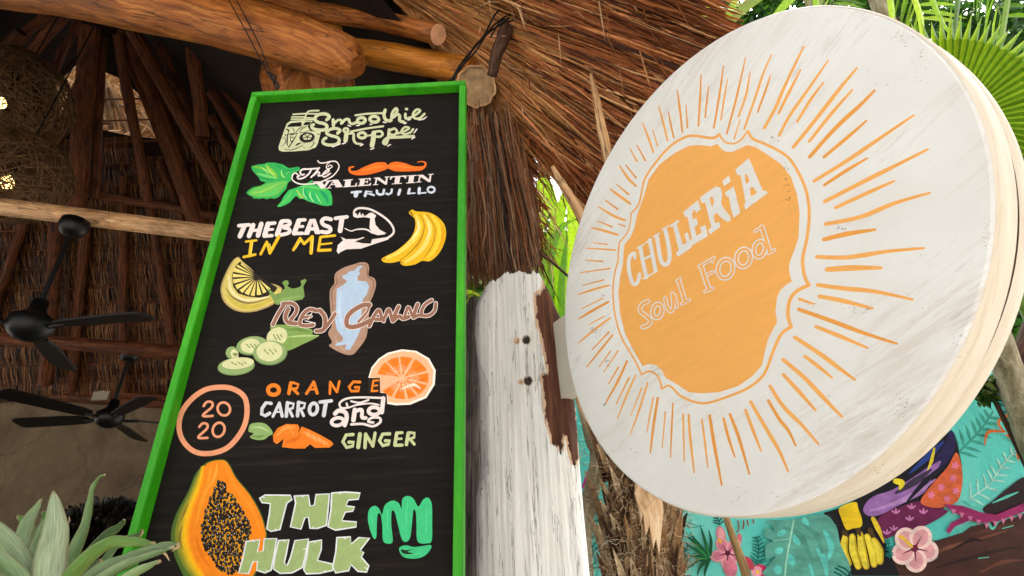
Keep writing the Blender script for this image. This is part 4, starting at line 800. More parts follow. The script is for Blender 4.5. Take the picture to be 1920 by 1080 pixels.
# outer thatch skin so the roof has thickness from outside
mb = MB()
up = Vector((0, 0, .28))
for i in range(len(ring)):
    if i == 0: continue
    p, q = ring[i], ring[(i + 1) % len(ring)]; cc = Vector((APX.x, APX.y, ZW)); b = len(mb.v)
    e = lambda v: v + (v - cc) * .05 + up - Vector((0, 0, .25)) if False else v + up
    mb.v += [e(p), e(q), APX + up]; mb.face([b, b + 1, b + 2])
part(mb, 'thatch_bed', M_thbase)
def th_col(dark=1.0):
    k = R.random(); base = [lin('4a260e'), lin('683814'), lin('824c20'), lin('9a6632'), lin('341a08')][int(k * 5)]
    s = dark * R.uniform(.6, 1.0); return tuple(min(1, x * s) for x in base[:3]) + (1,)
# far slope: tiers of short straw in rows, each row lapped over the one below
slope_up = (APX - Vector((APX.x, YB, ZW))).normalized()
NR = 15; Ls = (APX - Vector((APX.x, YB, ZW))).length
mb = MB()
hole2 = [to2(p) for p in h3]
def in_hole(p): q = to2(p); return inpoly(q.x, q.y, [(h.x, h.y) for h in hole2])
for r in range(NR):
    s1 = r / NR * .8 * Ls; span = .8 * Ls / NR
    x = -9.5
    while x < -1.2:
        x += R.uniform(.005, .013)
        base = Vector((x, YB, ZW)) + slope_up * (s1 + span * 1.25)
        frac = (base.z - ZW) / (APX.z - ZW); 
        tip = Vector((x + R.uniform(-.03, .03), YB, ZW)) + slope_up * (s1 + R.uniform(-.03, .05)) + n_far * R.uniform(.035, .07)
        if in_hole(tip) or in_hole(base): continue
        mb.ribbon([base + n_far * .01, (base + tip) / 2 + n_far * .03, tip], [.009, .013, R.uniform(.003, .010)], (1, 0, 0), 0, th_col(.9))
part(mb, 'thatch', M_strand, kind='stuff')
# thin battens under the straw
def log(pts, rpx, name, mt, off=None, Y=None, par=None, seg=10, wob=.05, label=None, sub=6, caps=None, taper=(1, 1), bend=.0):
    """log seen between two picture points, at depth(s) Y or lying `off` below the far slope"""
    q = []
    (x0, y0), (x1, y1) = pts
    ys = Y if isinstance(Y, (tuple, list)) else (Y, Y)
    A = onfar(x0, y0, off) if off is not None else atY(x0, y0, ys[0]); B = onfar(x1, y1, off) if off is not None else atY(x1, y1, ys[1])
    ra = rpx / F * (A - EYE).dot(FW); rb = rpx / F * (B - EYE).dot(FW)
    P = [A.lerp(B, i / sub) + Vector([bend * (R.random() - .5) for _ in range(3)]) * (0 if i in (0, sub) else 1) for i in range(sub + 1)]
    Rr = [(ra + (rb - ra) * i / sub) * (taper[0] + (taper[1] - taper[0]) * i / sub) * (1 + R.uniform(-.05, .05)) for i in range(sub + 1)]
    mb = MB(); mb.tube(P, Rr, seg, True, wob)
    if caps:
        for f in (len(mb.f) - 2, len(mb.f) - 1): mb.mi[f] = 1
        mt = [mt, caps]
    return mb.build(name, mt, par or roof, smooth=False, label=label)
for r in range(NR):
    s1 = r / NR * .8 * Ls + .8 * Ls / NR
    fr = s1 / Ls
    xs = -9.5 + (APX.x + 9.5) * fr * .2
    for (xa, xb) in ((-9.0, -6.6), (-6.7, -4.6), (-4.7, -1.8)):
        A = Vector((xa, YB, ZW)) + slope_up * s1 + n_far * .03; B = Vector((xb, YB, ZW)) + slope_up * (s1 - .03) + n_far * .03
        mid = A.lerp(B, .5)
        if in_hole(mid) or in_hole(A.lerp(B, .7)) or in_hole(A.lerp(B, .3)): continue
        mb = MB(); mb.tube([A, mid + Vector((0, 0, R.uniform(-.02, .02))), B], .012, 5); mb.build('batten', M_rafter, roof)
raft = [((56, 395), (-25, 620), 8, .12), ((163, 410), (133, 735), 8, .12), ((231, 330), (233, 735), 7, .12), ((278, 374), (330, 690), 7, .14), ((222, 67), (278, 378), 9, .5), ((355, 440), (372, 560), 6, .12),
        ((110, 390), (86, 720), 12, .2), ((168, 50), (144, 395), 16, .55), ((192, 70), (178, 372), 8, .4), ((237, 60), (372, 420), 17, .35), ((250, 60), (440, 400), 13, .6), ((296, 80), (372, 250), 10, .3), ((360, 80), (380, 255), 12, .9),
        ((390, 120), (470, 235), 9, .5), ((396, 172), (452, 270), 9, .7), ((415, 95), (500, 185), 11, .8), ((396, 218), (440, 300), 8, .4), ((320, 90), (420, 260), 8, .1), ((92, 25), (0, 110), 9, .5), ((125, 25), (30, 125), 10, .7), ((146, 35), (96, 150), 7, .35), ((20, 100), (-60, 260), 10, .3), ((300, 300), (345, 420), 7, .25), ((150, 150), (60, 400), 7, .02), ((40, 60), (-80, 180), 10, .6)]
for p0, p1, r_, off in raft: log((p0, p1), r_, 'rafter', M_rafter, off=off, bend=.022, wob=.03)
log(((150, 360), (405, 406)), 8, 'purlin', M_rafter, off=.35, bend=.03)
log(((-20, 722), (420, 752)), 9, 'wall_plate_log', M_rafter, Y=YB - .05)
# upper vent roof glimpsed through the opening; warm light put into its thatch colours
vo = onfar(205, 190, -1.15); vn = (n_far + Vector((.15, -.25, -.2))).normalized()
vx = vn.cross(Vector((0, 0, 1))).normalized(); vy = vx.cross(vn); vy = vy if vy.z > 0 else -vy
mb = MB()
mb.v = [vo + vx * a_ + vy * b_ for a_, b_ in ((-2.4, -1.1), (2.0, -1.1), (2.0, 1.0), (-2.4, 1.0))]; mb.face([0, 1, 2, 3]); part(mb, 'vent_roof_bed', plain('lit_thatch_bed', lin('c08a54'), .8, .4, 30, bs=.8))
mb = MB()
for _ in range(4200):
    p = vo + vx * R.uniform(-2.3, 1.9) + vy * R.uniform(-1, .95) + vn * R.uniform(.01, .06)
    c_ = lin(R.choice(['d0985c', 'e8b884', 'b07c48', 'f4d0a0'])); q = p + vx * R.uniform(-.28, .28) - vy * R.uniform(.05, .16) + vn * .02
    mb.ribbon([p, q], [.02, .012], vy, 0, c_)
part(mb, 'thatch', M_strand, kind='stuff')
for (p0, p1, r_) in (((100, 150), (156, 120), 4), ((118, 170), (248, 205), 3), ((193, 150), (214, 245), 10), ((208, 165), (240, 250), 6), ((260, 205), (298, 256), 3), ((228, 160), (252, 240), 5)): log((p0, p1), r_, 'vent_stick', M_pale, off=-.5, seg=7)

# ---- stucco wall and what is on it
m, n, l, b = mat('stained_stucco', .9, .15)
g1 = noise(n, l, coords(n, l, 'Object', (1.2, 1.2, 1.2)), 1.0, 8, .65, .6); g2 = noise(n, l, coords(n, l, 'Object', (14, 14, 14)), 1.0, 5, .7)
vo_ = n.new('ShaderNodeTexVoronoi'); vo_.feature = 'DISTANCE_TO_EDGE'; vo_.inputs['Scale'].default_value = 1.1
mpn = n.new('ShaderNodeMapping'); tcx = n.new('ShaderNodeTexCoord'); nz_ = n.new('ShaderNodeTexNoise'); nz_.inputs['Scale'].default_value = 2.5; nz_.inputs['Detail'].default_value = 5
l.new(tcx.outputs['Object'], nz_.inputs['Vector']); mx_ = mixc(n, l, .25, tcx.outputs['Object'], nz_.outputs['Color']); l.new(mx_, vo_.inputs['Vector'])
c = ramp(n, l, g1, [(.3, lin('625243')), (.5, lin('7e6c58')), (.7, lin('928068'))])
c = mixc(n, l, ramp(n, l, vo_.outputs['Distance'], [(0.0, BW(.4)), (.007, BW(0))]), c, lin('3c3025'))
c = mixc(n, l, .5, c, ramp(n, l, g2, [(.3, BW(.75)), (.7, BW(1.15))]), 'MULTIPLY')
l.new(c, b.inputs['Base Color']); bump(n, l, b, g2, .5, .01); M_stucco = m
mb = MB(); mb.box(((-10.5 - 1.4) / 2, YB + .1, (ZW + .05) / 2), (9.1, .2, ZW + .05)); tag(mb.build('stucco_wall', M_stucco), 'rough brown stucco wall with hairline cracks at the back of the palapa', 'wall')
log(((-20, 734), (420, 764)), 10, 'wall_plate_board', M_rafter, Y=YB - .03)
mb = MB(); p = atY(192, 742, YB - .08); mb.box(p, (.21, .06, .13)); bx = mb.build('junction_box', plain('grey_plastic', lin('8f8578'), .5, .1, 9)); tag(bx, 'small pale grey junction box at the top of the stucco wall', 'electrical box')
mb = MB(); mb.box(p + Vector((0, -.033, 0)), (.19, .006, .11)); mb.build('cover', plain('grey_plastic_lid', lin('a39888'), .5, .1, 9), bx)

# ---- log beams
Y1, Y2 = 2.5, 4.2
log(((-60, 380), (440, 442)), 16, 'tie_beam', M_pale, Y=(Y1 + .25, Y1 - .1), seg=18, wob=.015, label='pale peeled log tie beam', sub=10)
log(((-60, 628), (420, 668)), 13, 'tie_beam', M_rafter, Y=Y2, seg=14, wob=.02)
# front beams above the board; depths so that they cross and rest on each other
def rlog(pts, rad, name, mt, caps=None, seg=20, wob=.02, label=None, flat=1.0):
    P = [atY(x, y, Y) for x, y, Y in pts]; Q = []
    for i in range(len(P) - 1):
        for k in range(4): Q.append(P[i].lerp(P[i + 1], k / 4))
    Q.append(P[-1]); rr = []
    for i in range(len(Q)):
        t = i / (len(Q) - 1) * (len(rad) - 1); k = min(int(t), len(rad) - 2); r0 = rad[k] + (rad[k + 1] - rad[k]) * (t - k)
        rr.append(r0 / F * (Q[i] - EYE).dot(FW) * (1 + R.uniform(-.015, .015)))
    mb = MB(); mb.tube(Q, rr, seg, True, wob, flat=flat)
    if caps: mb.mi[-1] = 1; mt = [mt, caps]
    o = mb.build(name, mt, roof, smooth=True, label=label)
    if True:
        for p_ in o.data.polygons[-2:]: p_.use_smooth = False
    return o
rlog([(-80, -62, 1.42), (150, -25, 1.42), (400, 32, 1.42), (560, 78, 1.42), (648, 112, 1.42), (672, 124, 1.42)], [62, 58, 52, 50, 44, 20], 'ring_beam', M_log, None, 24, label='thick rounded red-brown log beam')
rlog([(300, -30, 1.62), (460, 22, 1.62), (634, 68, 1.62)], [30, 25, 20], 'ring_beam', M_log2, M_log2, 6, 0, 'squared honey coloured beam')
rlog([(480, -10, 1.58), (600, 22, 1.56), (720, 40, 1.5), (822, 65, 1.40)], [15, 17, 18, 19], 'rafter_log', M_log, M_end, 18, .02, 'log with a pale sawn end')
rlog([(638, 90, 1.60), (720, 104, 1.58), (800, 118, 1.56), (886, 134, 1.54)], [20, 25, 25, 26], 'ring_beam', M_log2, M_log2, 18, .02, 'honey coloured split beam')
rlog([(560, 158, 1.9), (600, 146, 1.62)], [66, 66], 'corner_log', M_log, M_log, 20, .02, 'stout log stub behind the board top')
rlog([(640, 175, 2.0), (620, 150, 1.55)], [30, 38], 'corner_log', M_log, None, 16, .02)
rlog([(868, 168, 1.9), (893, 162, 1.52)], [30, 36], 'corner_log', wood('cream_bark', lin('8a6a48'), lin('c9a27a'), lin('e6c9a4'), .7), M_endg, 22, .05, 'broad log end with cream bark edge')
P_ = atY(893, 162, 1.515); dd_ = (P_ - atY(868, 168, 1.9)).normalized(); uu_ = dd_.orthogonal().normalized(); vv_ = dd_.cross(uu_); r_ = 36 / F * (P_ - EYE).dot(FW)
mb = MB(); mb.tube([P_ + (uu_ * math.cos(t * math.pi / 12) + vv_ * math.sin(t * math.pi / 12)) * r_ * (1 + .05 * math.sin(t * 2.3)) for t in range(25)], .0055, 6, True, .2); mb.build('bark_edge', M_pale, roof)
rlog([(870, 262, 1.8), (896, 254, 1.6)], [17, 20], 'log_stub', M_log, M_log, 14, .04, 'small red-brown log stub under the thatch')
rlog([(700, -40, 1.6), (760, 10, 1.58), (820, 60, 1.56), (880, 130, 1.54)], [9, 9, 8, 7], 'eave_pole', M_pale, M_end, 12, .05, 'thin pale pole along the eave')
rlog([(640, -60, 1.75), (700, 15, 1.75), (860, 20, 1.6), (930, 60, 1.6)], [18, 16, 12, 8], 'eave_pole', M_log2, None, 12, .04)
rlog([(985, -60, 1.27), (968, -5, 1.29), (950, 55, 1.31), (932, 100, 1.35), (922, 142, 1.40)], [14, 13, 13, 12, 9], 'hanging_branch', M_darkbr, None, 12, .12, 'dark crooked branch tied to the eave')
rlog([(1108, 138, 1.18), (1118, 185, 1.2), (1128, 240, 1.24), (1142, 300, 1.28), (1160, 345, 1.34)], [3, 7, 9, 10, 11], 'pointed_branch', M_pale, None, 10, .08, 'bleached pointed branch end sticking out of the thatch')
rlog([(1036, 312, 1.42), (1052, 342, 1.44), (1076, 380, 1.46), (1110, 440, 1.5)], [4, 8, 10, 11], 'pointed_branch', M_pale, None, 10, .1, 'bleached broken branch end beside the sign')
rlog([(1002, 470, 1.9), (1030, 487, 1.9), (1066, 518, 1.9)], [2, 2.5, 2.5], 'twig', M_darkbr, None, 6, .1)

# ---- overhanging thatch at the corner of the eave
def curve(P, t):
    t = max(0, min(.9999, t)) * (len(P) - 1); i = int(t); f = t - i; return P[i].lerp(P[i + 1], f)
Ain = [atZ(x, y, z) for x, y, z in [(780, 420, 3.0), (850, 300, 3.2), (872, 200, 3.36), (868, 150, 3.44), (845, 60, 3.6), (800, -30, 3.75), (740, -140, 3.85), (680, -300, 3.9)]]
Bout = [atZ(x, y, z) for x, y, z in [(800, 620, 2.66), (905, 572, 2.68), (1002, 520, 2.70), (1112, 440, 2.74), (1240, 330, 2.74), (1350, 165, 2.74), (1345, 50, 2.74), (1255, -70, 2.74)]]
# bed sheet behind the strands, stopping short of the edge
mb = MB(); NS_, NT_ = 60, 16
def tz(u, k): return curve(Ain, u).lerp(curve(Bout, u), k)
def gap(u): return (.84 if u > .3 else .55) - (.30 if .32 < u < .45 else 0)
for i in range(NS_ + 1):
    for k in range(NT_ + 1):
        p = tz(i / NS_, -.6 + k / NT_ * (gap(i / NS_) + .6)); mb.v.append(p + Vector((0, 0, .07)))
for i in range(NS_):
    for k in range(NT_): a0 = i * (NT_ + 1) + k; mb.face([a0, a0 + 1, a0 + NT_ + 2, a0 + NT_ + 1])
part(mb, 'eave_thatch_bed', M_thbase)
mb = MB()
cs_ = [lin('7a4020'), lin('96532c'), lin('b06a3c'), lin('cc8856'), lin('43200f'), lin('5c3018'), lin('dcaa78'), lin('a05830')]
for i in range(17000):
    u = R.random(); s0 = R.uniform(-.5, .92); ln = R.uniform(.2, .6)
    edge = 1.0 + R.uniform(-.12, .10)
    if .31 < u < .45: edge = max(.60, 1.02 - (u - .30) * 4.5) + (R.uniform(-.08, .04) if R.random() > .06 else R.uniform(0, .3))
    if u < .30: edge = min(edge, R.uniform(.55, .8))
    s1 = min(edge, s0 + ln)
    if s1 - s0 < .06: continue
    du = R.gauss(0, .02); lay = R.uniform(-.02, .075)
    pts = []
    sag = R.uniform(-.015, .03)
    for k in range(5):
        t = k / 4; s = s0 + (s1 - s0) * t
        p = tz(u + du * t, s) + Vector((0, 0, lay - s * .03 - (t * t) * sag)) 
        pts.append(p + Vector((R.gauss(0, .0025), R.gauss(0, .0025), R.gauss(0, .0025))))
    w0 = R.choice([.002, .003, .005, .007, .010, .012]) * R.uniform(.8, 1.2)
    tan = (tz(min(u + .02, 1), .5) - tz(max(u - .02, 0), .5)).normalized() + Vector((R.gauss(0, .5), R.gauss(0, .5), R.gauss(0, .5)))
    c0 = cs_[int(R.random() ** 1.2 * len(cs_))]; kk = R.uniform(.75, 1.35)
    if u < .33: c0 = lerpc(c0, lin(R.choice(['7a6450', '2c1c12', '40281a', '8c7058'])), .5)
    if s0 < .25 and u > .3 and R.random() < .75: c0 = lerpc(c0, lin('c08c50'), .6)
    c0 = tuple(x * kk for x in c0[:3]) + (1,)
    mb.ribbon(pts, [w0 * .7, w0, w0, w0 * .8, w0 * .15], tan, .25 if R.random() < .3 else 0, c0)
# the shaggy fringe hanging straight down beside the board, greyer and drier
for i in range(3000):
    x0 = R.uniform(862, 1010); Yd = R.uniform(1.54, 1.74); top_ = atY(866 + (x0 - 862) * R.uniform(.45, .7), R.uniform(165, 240), Yd + .01)
    yb = 526 + R.uniform(-60, 18) - max(0, x0 - 985) * 1.5; bot = atY(min(1010, x0 + R.gauss(4, 11)), yb, Yd + .02); wm_ = R.random()
    top_ = top_.lerp(bot, max(0, min(.6, R.gauss(.18, .14))))
    L_ = R.uniform(.35, 1); st_ = top_ if L_ > .9 else top_.lerp(bot, R.uniform(0, 1 - L_)); en_ = bot if R.random() < .45 else st_.lerp(bot, R.uniform(.5, 1))
    w0 = R.choice([.002, .003, .0045, .006, .008]); c0 = lin(R.choice(['7c6450', '5a4434', '36241a', '94785e', '4a3020', 'a88c70', '6a4028', '241610']), R.uniform(.85, 1.35)); sw = Vector((R.gauss(0, .014), R.gauss(0, .014), 0))
    if wm_ < .45: c0 = lerpc(c0, lin('a0623a'), .55)
    mb.ribbon([st_, st_.lerp(en_, .3) + sw * .6, st_.lerp(en_, .6) + sw, st_.lerp(en_, .85) + sw * .7, en_], [w0 * .7, w0, w0, w0 * .7, w0 * .15], Vector((1, R.gauss(0, .6), 0)), .25 if R.random() < .4 else 0, c0)
# stray loose strips that hang out of line
for i in range(420):
    u = R.uniform(.1, .95); s0 = R.uniform(.2, .95); p = tz(u, s0) + Vector((0, 0, -.03)); a_ = R.uniform(0, 6.28); L = R.uniform(.06, .22)
    tip = p + (tz(u, min(1.1, s0 + .2)) - p).normalized() * L * .6 + Vector((math.cos(a_), math.sin(a_), -.9)) * L * .5; mid = p.lerp(tip, .5) + Vector((0, 0, R.uniform(-.01, .02)))
    mb.ribbon([p, p.lerp(mid, .6), mid, mid.lerp(tip, .6), tip], [.003, .005, .005, .003, .0008], Vector((R.gauss(0, 1), R.gauss(0, 1), R.gauss(0, 1))), 0, lin(R.choice(['c08a5c', 'a8683a', 'd8ae84', '8a5230'])))
part(mb, 'eave_thatch', M_strand, kind='stuff')

# ---- cables that carry the board
def rope(pts, rad, name, label, par=None):
    P = [atY(x, y, Y) for x, y, Y in pts]; out = []
    for i in range(len(P) - 1):
        for k in range(6): out.append(P[i].lerp(P[i + 1], k / 6))
    out.append(P[-1])
    def smooth(P):
        return [P[0]] + [(P[i - 1] + P[i] * 2 + P[i + 1]) / 4 for i in range(1, len(P) - 1)] + [P[-1]]
    for _ in range(5): out = smooth(out)
    mb = MB(); mb.tube(out, rad, 7)
    o = mb.build(name, M_wire, par)
    return o
hc = empty('hanging_cable', atY(520, 165, 1.2), 'pair of thin black wires from the thick log to the board top at its left', 'cable', 'black cables holding the board')
rope([(418, -20, 1.27), (440, 20, 1.27), (470, 75, 1.26), (497, 130, 1.22), (510, 150, 1.2)], .0022, 'wire', None, hc); rope([(432, -20, 1.29), (455, 22, 1.28), (485, 80, 1.26), (505, 132, 1.22), (514, 152, 1.2)], .0022, 'wire', None, hc)
rope([(500, 135, 1.22), (518, 142, 1.2), (512, 156, 1.19), (520, 168, 1.19), (524, 160, 1.19), (512, 150, 1.2), (506, 142, 1.21)], .0035, 'knot', None, hc)
hc = empty('hanging_cable', atY(845, 152, 1.2), 'twisted black cable from the dark branch to the board top at its right end', 'cable', 'black cables holding the board')
rope([(846, 152, 1.18), (862, 122, 1.20), (884, 95, 1.22), (915, 60, 1.25), (950, 40, 1.26), (968, 10, 1.25), (976, -30, 1.24)], .0040, 'wire', None, hc)
rope([(842, 152, 1.18), (866, 128, 1.20), (888, 88, 1.22), (908, 68, 1.25), (925, 30, 1.26), (945, 8, 1.26), (952, -30, 1.25)], .0036, 'wire', None, hc)
rope([(852, 150, 1.18), (858, 132, 1.19), (892, 98, 1.22), (920, 50, 1.25), (960, 22, 1.26), (972, 30, 1.27), (958, 42, 1.25), (940, 34, 1.24), (920, 70, 1.24)], .0030, 'wire', None, hc)

# ---- wicker pendant lamps
m, n, l, b = mat('lit_bulb'); b.inputs['Emission Color'].default_value = (1, .62, .18, 1); b.inputs['Emission Strength'].default_value = 3.0; M_bulb = m
m_wk = attr_mat('woven_rattan', .6, (.6, 1.2), (60, 60, 60), .3)
def wicker(px, py, Y, rpx, label):
    c = atY(px, py, Y); r = rpx / F * (c - EYE).dot(FW)
    root = empty('wicker_pendant_lamp', c + Vector((0, 0, r)), label, 'pendant lamp', 'round wicker lamps hanging in the palapa')
    mb = MB()
    for _ in range(520):
        ax = Vector((R.gauss(0, 1), R.gauss(0, 1), R.gauss(0, 1))).normalized(); u = ax.orthogonal().normalized(); v = ax.cross(u)
        h = R.uniform(-.75, .75); rr = math.sqrt(1 - h * h); a0 = R.uniform(0, 6.28); an = R.uniform(.8, 2.6); k = R.uniform(.94, 1.02); P = []
        for i in range(8):
            t = a0 + an * i / 7; P.append(c + (ax * h + (u * math.cos(t) + v * math.sin(t)) * rr) * r * k)
        mb.ribbon(P, [.008] * 8, ax, .3, lin(R.choice(['5a3f26', '7a5a38', '4a301c', '6f5034'])))
    mb.build('woven_shade', m_wk, root, kind='stuff')
    bm = bmesh.new(); bmesh.ops.create_icosphere(bm, subdivisions=3, radius=.045)
    for v in bm.verts:
        if v.co.z > .02: v.co.z *= 1.5; v.co.x *= .8; v.co.y *= .8
    me = bpy.data.meshes.new('bulb'); bm.to_mesh(me); bm.free(); setmat(me, M_bulb); 
    return root, c, r, me
w1 = wicker(18, 185, 3.3, 97, 'upper of two round woven rattan lamps, bulb glowing through'); w2 = wicker(28, 330, 3.0, 88, 'lower of two round woven rattan lamps, just above the pale log')
for (root, c, r, me), (bx_, by_) in ((w1, (0, 194)), (w2, (12, 343))):
    q = atY(bx_, by_, c.y - .12 * r); link('bulb', me, root, q)
    mb = MB(); mb.tube([c + Vector((0, 0, r * .98)), c + Vector((0, 0, r + 1.6))], .006, 6); mb.build('cord', M_wire, root)
    mb = MB(); mb.tube([q + Vector((0, 0, .06)), q + Vector((0, 0, .12)), c + Vector((0, 0, r * .99))], [.02, .015, .004], 8); mb.build('socket', M_black, root)

# ---- ceiling fans
M_blade = plain('dark_fan_blade', lin('120d0b'), .5, .3, 15, spec=.25)
def fan(cx, cy, mx, my, Y, nb, a0, L, label, hub=.1):
    top = atY(cx, cy, Y); ray_ = ray(mx, my)
    # motor hangs straight below the canopy: take its height from the picture
    k = ((top.x) * ray_.x + (top.y) * ray_.y) / (ray_.x ** 2 + ray_.y ** 2); mz = CAMZ + ray_.z * k; base = Vector((top.x, top.y, mz))
    root = empty('ceiling_fan', base, label, 'ceiling fan', 'black ceiling fans under the palapa')
    def lathe(prof, name, mt=M_black, seg=28):
        mb = MB(); pr = prof
        for r, z in pr:
            for i in range(seg): t = 2 * math.pi * i / seg; mb.v.append(Vector((top.x + r * math.cos(t), top.y + r * math.sin(t), z)))
        for k in range(len(pr) - 1):
            for i in range(seg): j = (i + 1) % seg; mb.face([k * seg + i, k * seg + j, (k + 1) * seg + j, (k + 1) * seg + i])
        return mb.build(name, mt, root, smooth=True)
    tz_ = top.z
    lathe([(.001, tz_ + .05), (.07, tz_ + .05), (.075, tz_ + .01), (.06, tz_ - .03), (.03, tz_ - .05), (.001, tz_ - .05)], 'canopy')
    lathe([(.013, tz_ - .04), (.013, mz + .12)], 'down_rod')
    lathe([(.001, mz + .16), (.035, mz + .15), (.04, mz + .09), (hub * .6, mz + .07), (hub, mz + .04), (hub * 1.05, mz - .01), (hub * .8, mz - .05), (hub * .4, mz - .075), (.001, mz - .08)], 'motor_housing')
    for i in range(nb):
        t = a0 + 2 * math.pi * i / nb; d = Vector((math.cos(t), math.sin(t), 0)); s = Vector((-d.y, d.x, .22)).normalized(); mb = MB()
        prof = [(.16, .04), (.22, .06), (.4, .07), (L - .05, .075), (L - .01, .06), (L, .03)]
        up_ = d.cross(s) * .006
        for dd, w_ in prof:
            p = base + d * dd
            mb.v += [p - s * w_ + up_, p + s * w_ + up_, p + s * w_ - up_, p - s * w_ - up_]
        for k in range(len(prof) - 1):
            for j in range(4): mb.face([k * 4 + j, k * 4 + (j + 1) % 4, (k + 1) * 4 + (j + 1) % 4, (k + 1) * 4 + j])
        mb.face([0, 1, 2, 3]); e = (len(prof) - 1) * 4; mb.face([e + 3, e + 2, e + 1, e]); bl = mb.build('blade', M_blade, root)
        mb = MB(); mb.tube([base + d * .06, base + d * .12 - Vector((0, 0, .012)), base + d * .2], [.012, .012, .015], 6); mb.build('blade_iron', M_black, bl)
fan(137, 428, 48, 610, 2.5, 3, -.10, .66, 'nearer black ceiling fan hanging from the pale peeled log')
fan(243, 668, 212, 785, 4.25, 5, math.radians(178), .78, 'farther black ceiling fan in front of the stucco wall')
# ---------------------------------------------------------------- ground
m, n, l, b = mat('sandy_ground', .95, .1); g1 = noise(n, l, coords(n, l, 'Object', (3, 3, 3)), 1.0, 8, .7)
l.new(ramp(n, l, g1, [(.3, lin('aaa498')), (.7, lin('d2ccc0'))]), b.inputs['Base Color']); bump(n, l, b, g1, .4, .02)
mb = MB(); mb.v = [Vector(p) for p in ((-80, -80, 0), (80, -80, 0), (80, 80, 0), (-80, 80, 0))]; mb.face([0, 1, 2, 3]); mb.build('ground', m, origin=(0, 0, 0), kind='structure')
mb = MB(); mb.v = [Vector(p) for p in ((-10.5, .9, .004), (-.1, .9, .004), (-.1, 6.4, .004), (-10.5, 6.4, .004))]; mb.face([0, 1, 2, 3]); mb.build('added_dark_floor', plain('low_bounce_floor', lin('2a2520'), .6, .2, 3), kind='structure')  # unseen dark floor added to cut light bounced up under the roof

# ---------------------------------------------------------------- mural wall
YM = 3.3
zt_ = atY(1890, 690, YM).z; zl = atY(1085, 745, YM).z
mp0 = Vector((0, YM, 0)); mn = Vector((0, -1, 0))
m, n, l, b = mat('turquoise_wall_paint', .7, .2)
g1 = noise(n, l, coords(n, l, 'Object', (1.6, 1.6, 1.6)), 1.0, 4, .55, .5); g2 = noise(n, l, coords(n, l, 'Object', (50, 50, 50)), 1.0, 4, .6)
c = ramp(n, l, g1, [(.3, lin('3fb6aa')), (.5, lin('5cc9bd')), (.7, lin('84dccf'))]); c = mixc(n, l, .35, c, ramp(n, l, g2, [(.3, BW(.8)), (.7, BW(1.1))]), 'MULTIPLY')
l.new(c, b.inputs['Base Color']); bump(n, l, b, g2, .3, .004); M_turq = m
wall = empty('mural_wall', (2, YM + .08, 0), 'turquoise wall painted with tropical leaves, flowers and a toucan with bananas', 'wall')
mb = MB(); mb.box((2.15, YM + .08, max(zt_, zl) / 2), (3.9, .16, max(zt_, zl))); mb.build('masonry', M_turq, wall)
M_mural = attr_mat('mural_paint', .65, (.62, 1.2), (9, 9, 16), .2)
def mart(): return Art(mp0, mn, .0001, .0006)
def fern(a, cr, pts, n_, L, wd, c, spread=1.0, taper=(.5, 1, .2)):
    P = catmull(pts, False, 8); a.line(cr, pts, wd * .7, c)
    for i in range(n_):
        t = (i + .5) / n_; k = int(t * (len(P) - 2)); x, y = P[k]; dx, dy = P[k + 1][0] - x, P[k + 1][1] - y; d = math.hypot(dx, dy) or 1; dx /= d; dy /= d
        LL = L * (1 - .55 * t)
        for s in (-1, 1):
            ex, ey = x + (dx * .55 - dy * s * spread) * LL, y + (dy * .55 + dx * s * spread) * LL
            a.line(cr, [(x, y), ((x + ex) / 2 + dx * 3, (y + ey) / 2 + dy * 3), (ex, ey)], wd, c, taper=taper)
a = mart()
fern(a, 'V', [(930, 460), (1040, 350), (1110, 250)], 7, 90, 17, '3f9f8c'); fern(a, 'V', [(990, 690), (1090, 620), (1160, 520), (1230, 440)], 8, 75, 11, 'a9dccb')
fern(a, 'W', [(380, 960), (345, 760), (350, 560)], 9, 90, 14, '0f5f58'); fern(a, 'W', [(1050, 950), (1070, 820), (1050, 700)], 8, 85, 14, '0b6c62'); fern(a, 'W', [(720, 600), (710, 560), (690, 520)], 3, 70, 13, '0b5f58')
fern(a, 'Z', [(1085, 880), (1092, 820), (1096, 780)], 7, 22, 3, '7fd6c8'); fern(a, 'Z', [(1112, 1040), (1108, 990), (1118, 930)], 7, 24, 3.2, '0c5a55'); fern(a, 'Z', [(1290, 1070), (1284, 1040), (1292, 1020)], 5, 14, 2.6, '0c4f4c'); fern(a, 'Z', [(1190, 1050), (1185, 1000), (1192, 960)], 7, 24, 3.2, '0e6a62')
fern(a, 'V', [(1240, 290), (1190, 240), (1140, 150)], 5, 60, 16, '14525c')
a.line('W', [(310, 560), (300, 470), (340, 430)], 12, 'a04a5a'); a.line('W', [(315, 490), (360, 500), (410, 525)], 18, 'b03a4a', taper=(.4, 1, .2))
fern(a, 'W', [(400, 480), (440, 540), (480, 600)], 6, 80, 10, '9ad8c8')
for q in ([(880, 560), (890, 600), (885, 650), (870, 655)], [(930, 560), (935, 590), (925, 630)], [(965, 555), (975, 600)], [(1015, 550), (1025, 580)]): a.line('W', q, 12, '8a3a2a')
# agave-like tuft
for q in ([(600, 880), (480, 740), (390, 690)], [(610, 870), (520, 760), (445, 660)], [(620, 860), (580, 720), (540, 595)], [(630, 860), (640, 740), (618, 640)], [(600, 890), (500, 820), (415, 775)], [(600, 890), (500, 870), (410, 885)], [(600, 900), (520, 920), (455, 980)], [(600, 910), (540, 980), (515, 1060)], [(620, 910), (590, 1000), (580, 1070)]): a.line('W', q, 26, '0f5a34', taper=(1.3, 1, .15))
for q in ([(600, 880), (520, 800), (460, 740)], [(620, 870), (600, 780), (580, 700)], [(600, 900), (540, 900), (480, 900)]): a.line('W', q, 12, '2e8a44', taper=(1.3, 1, .15))
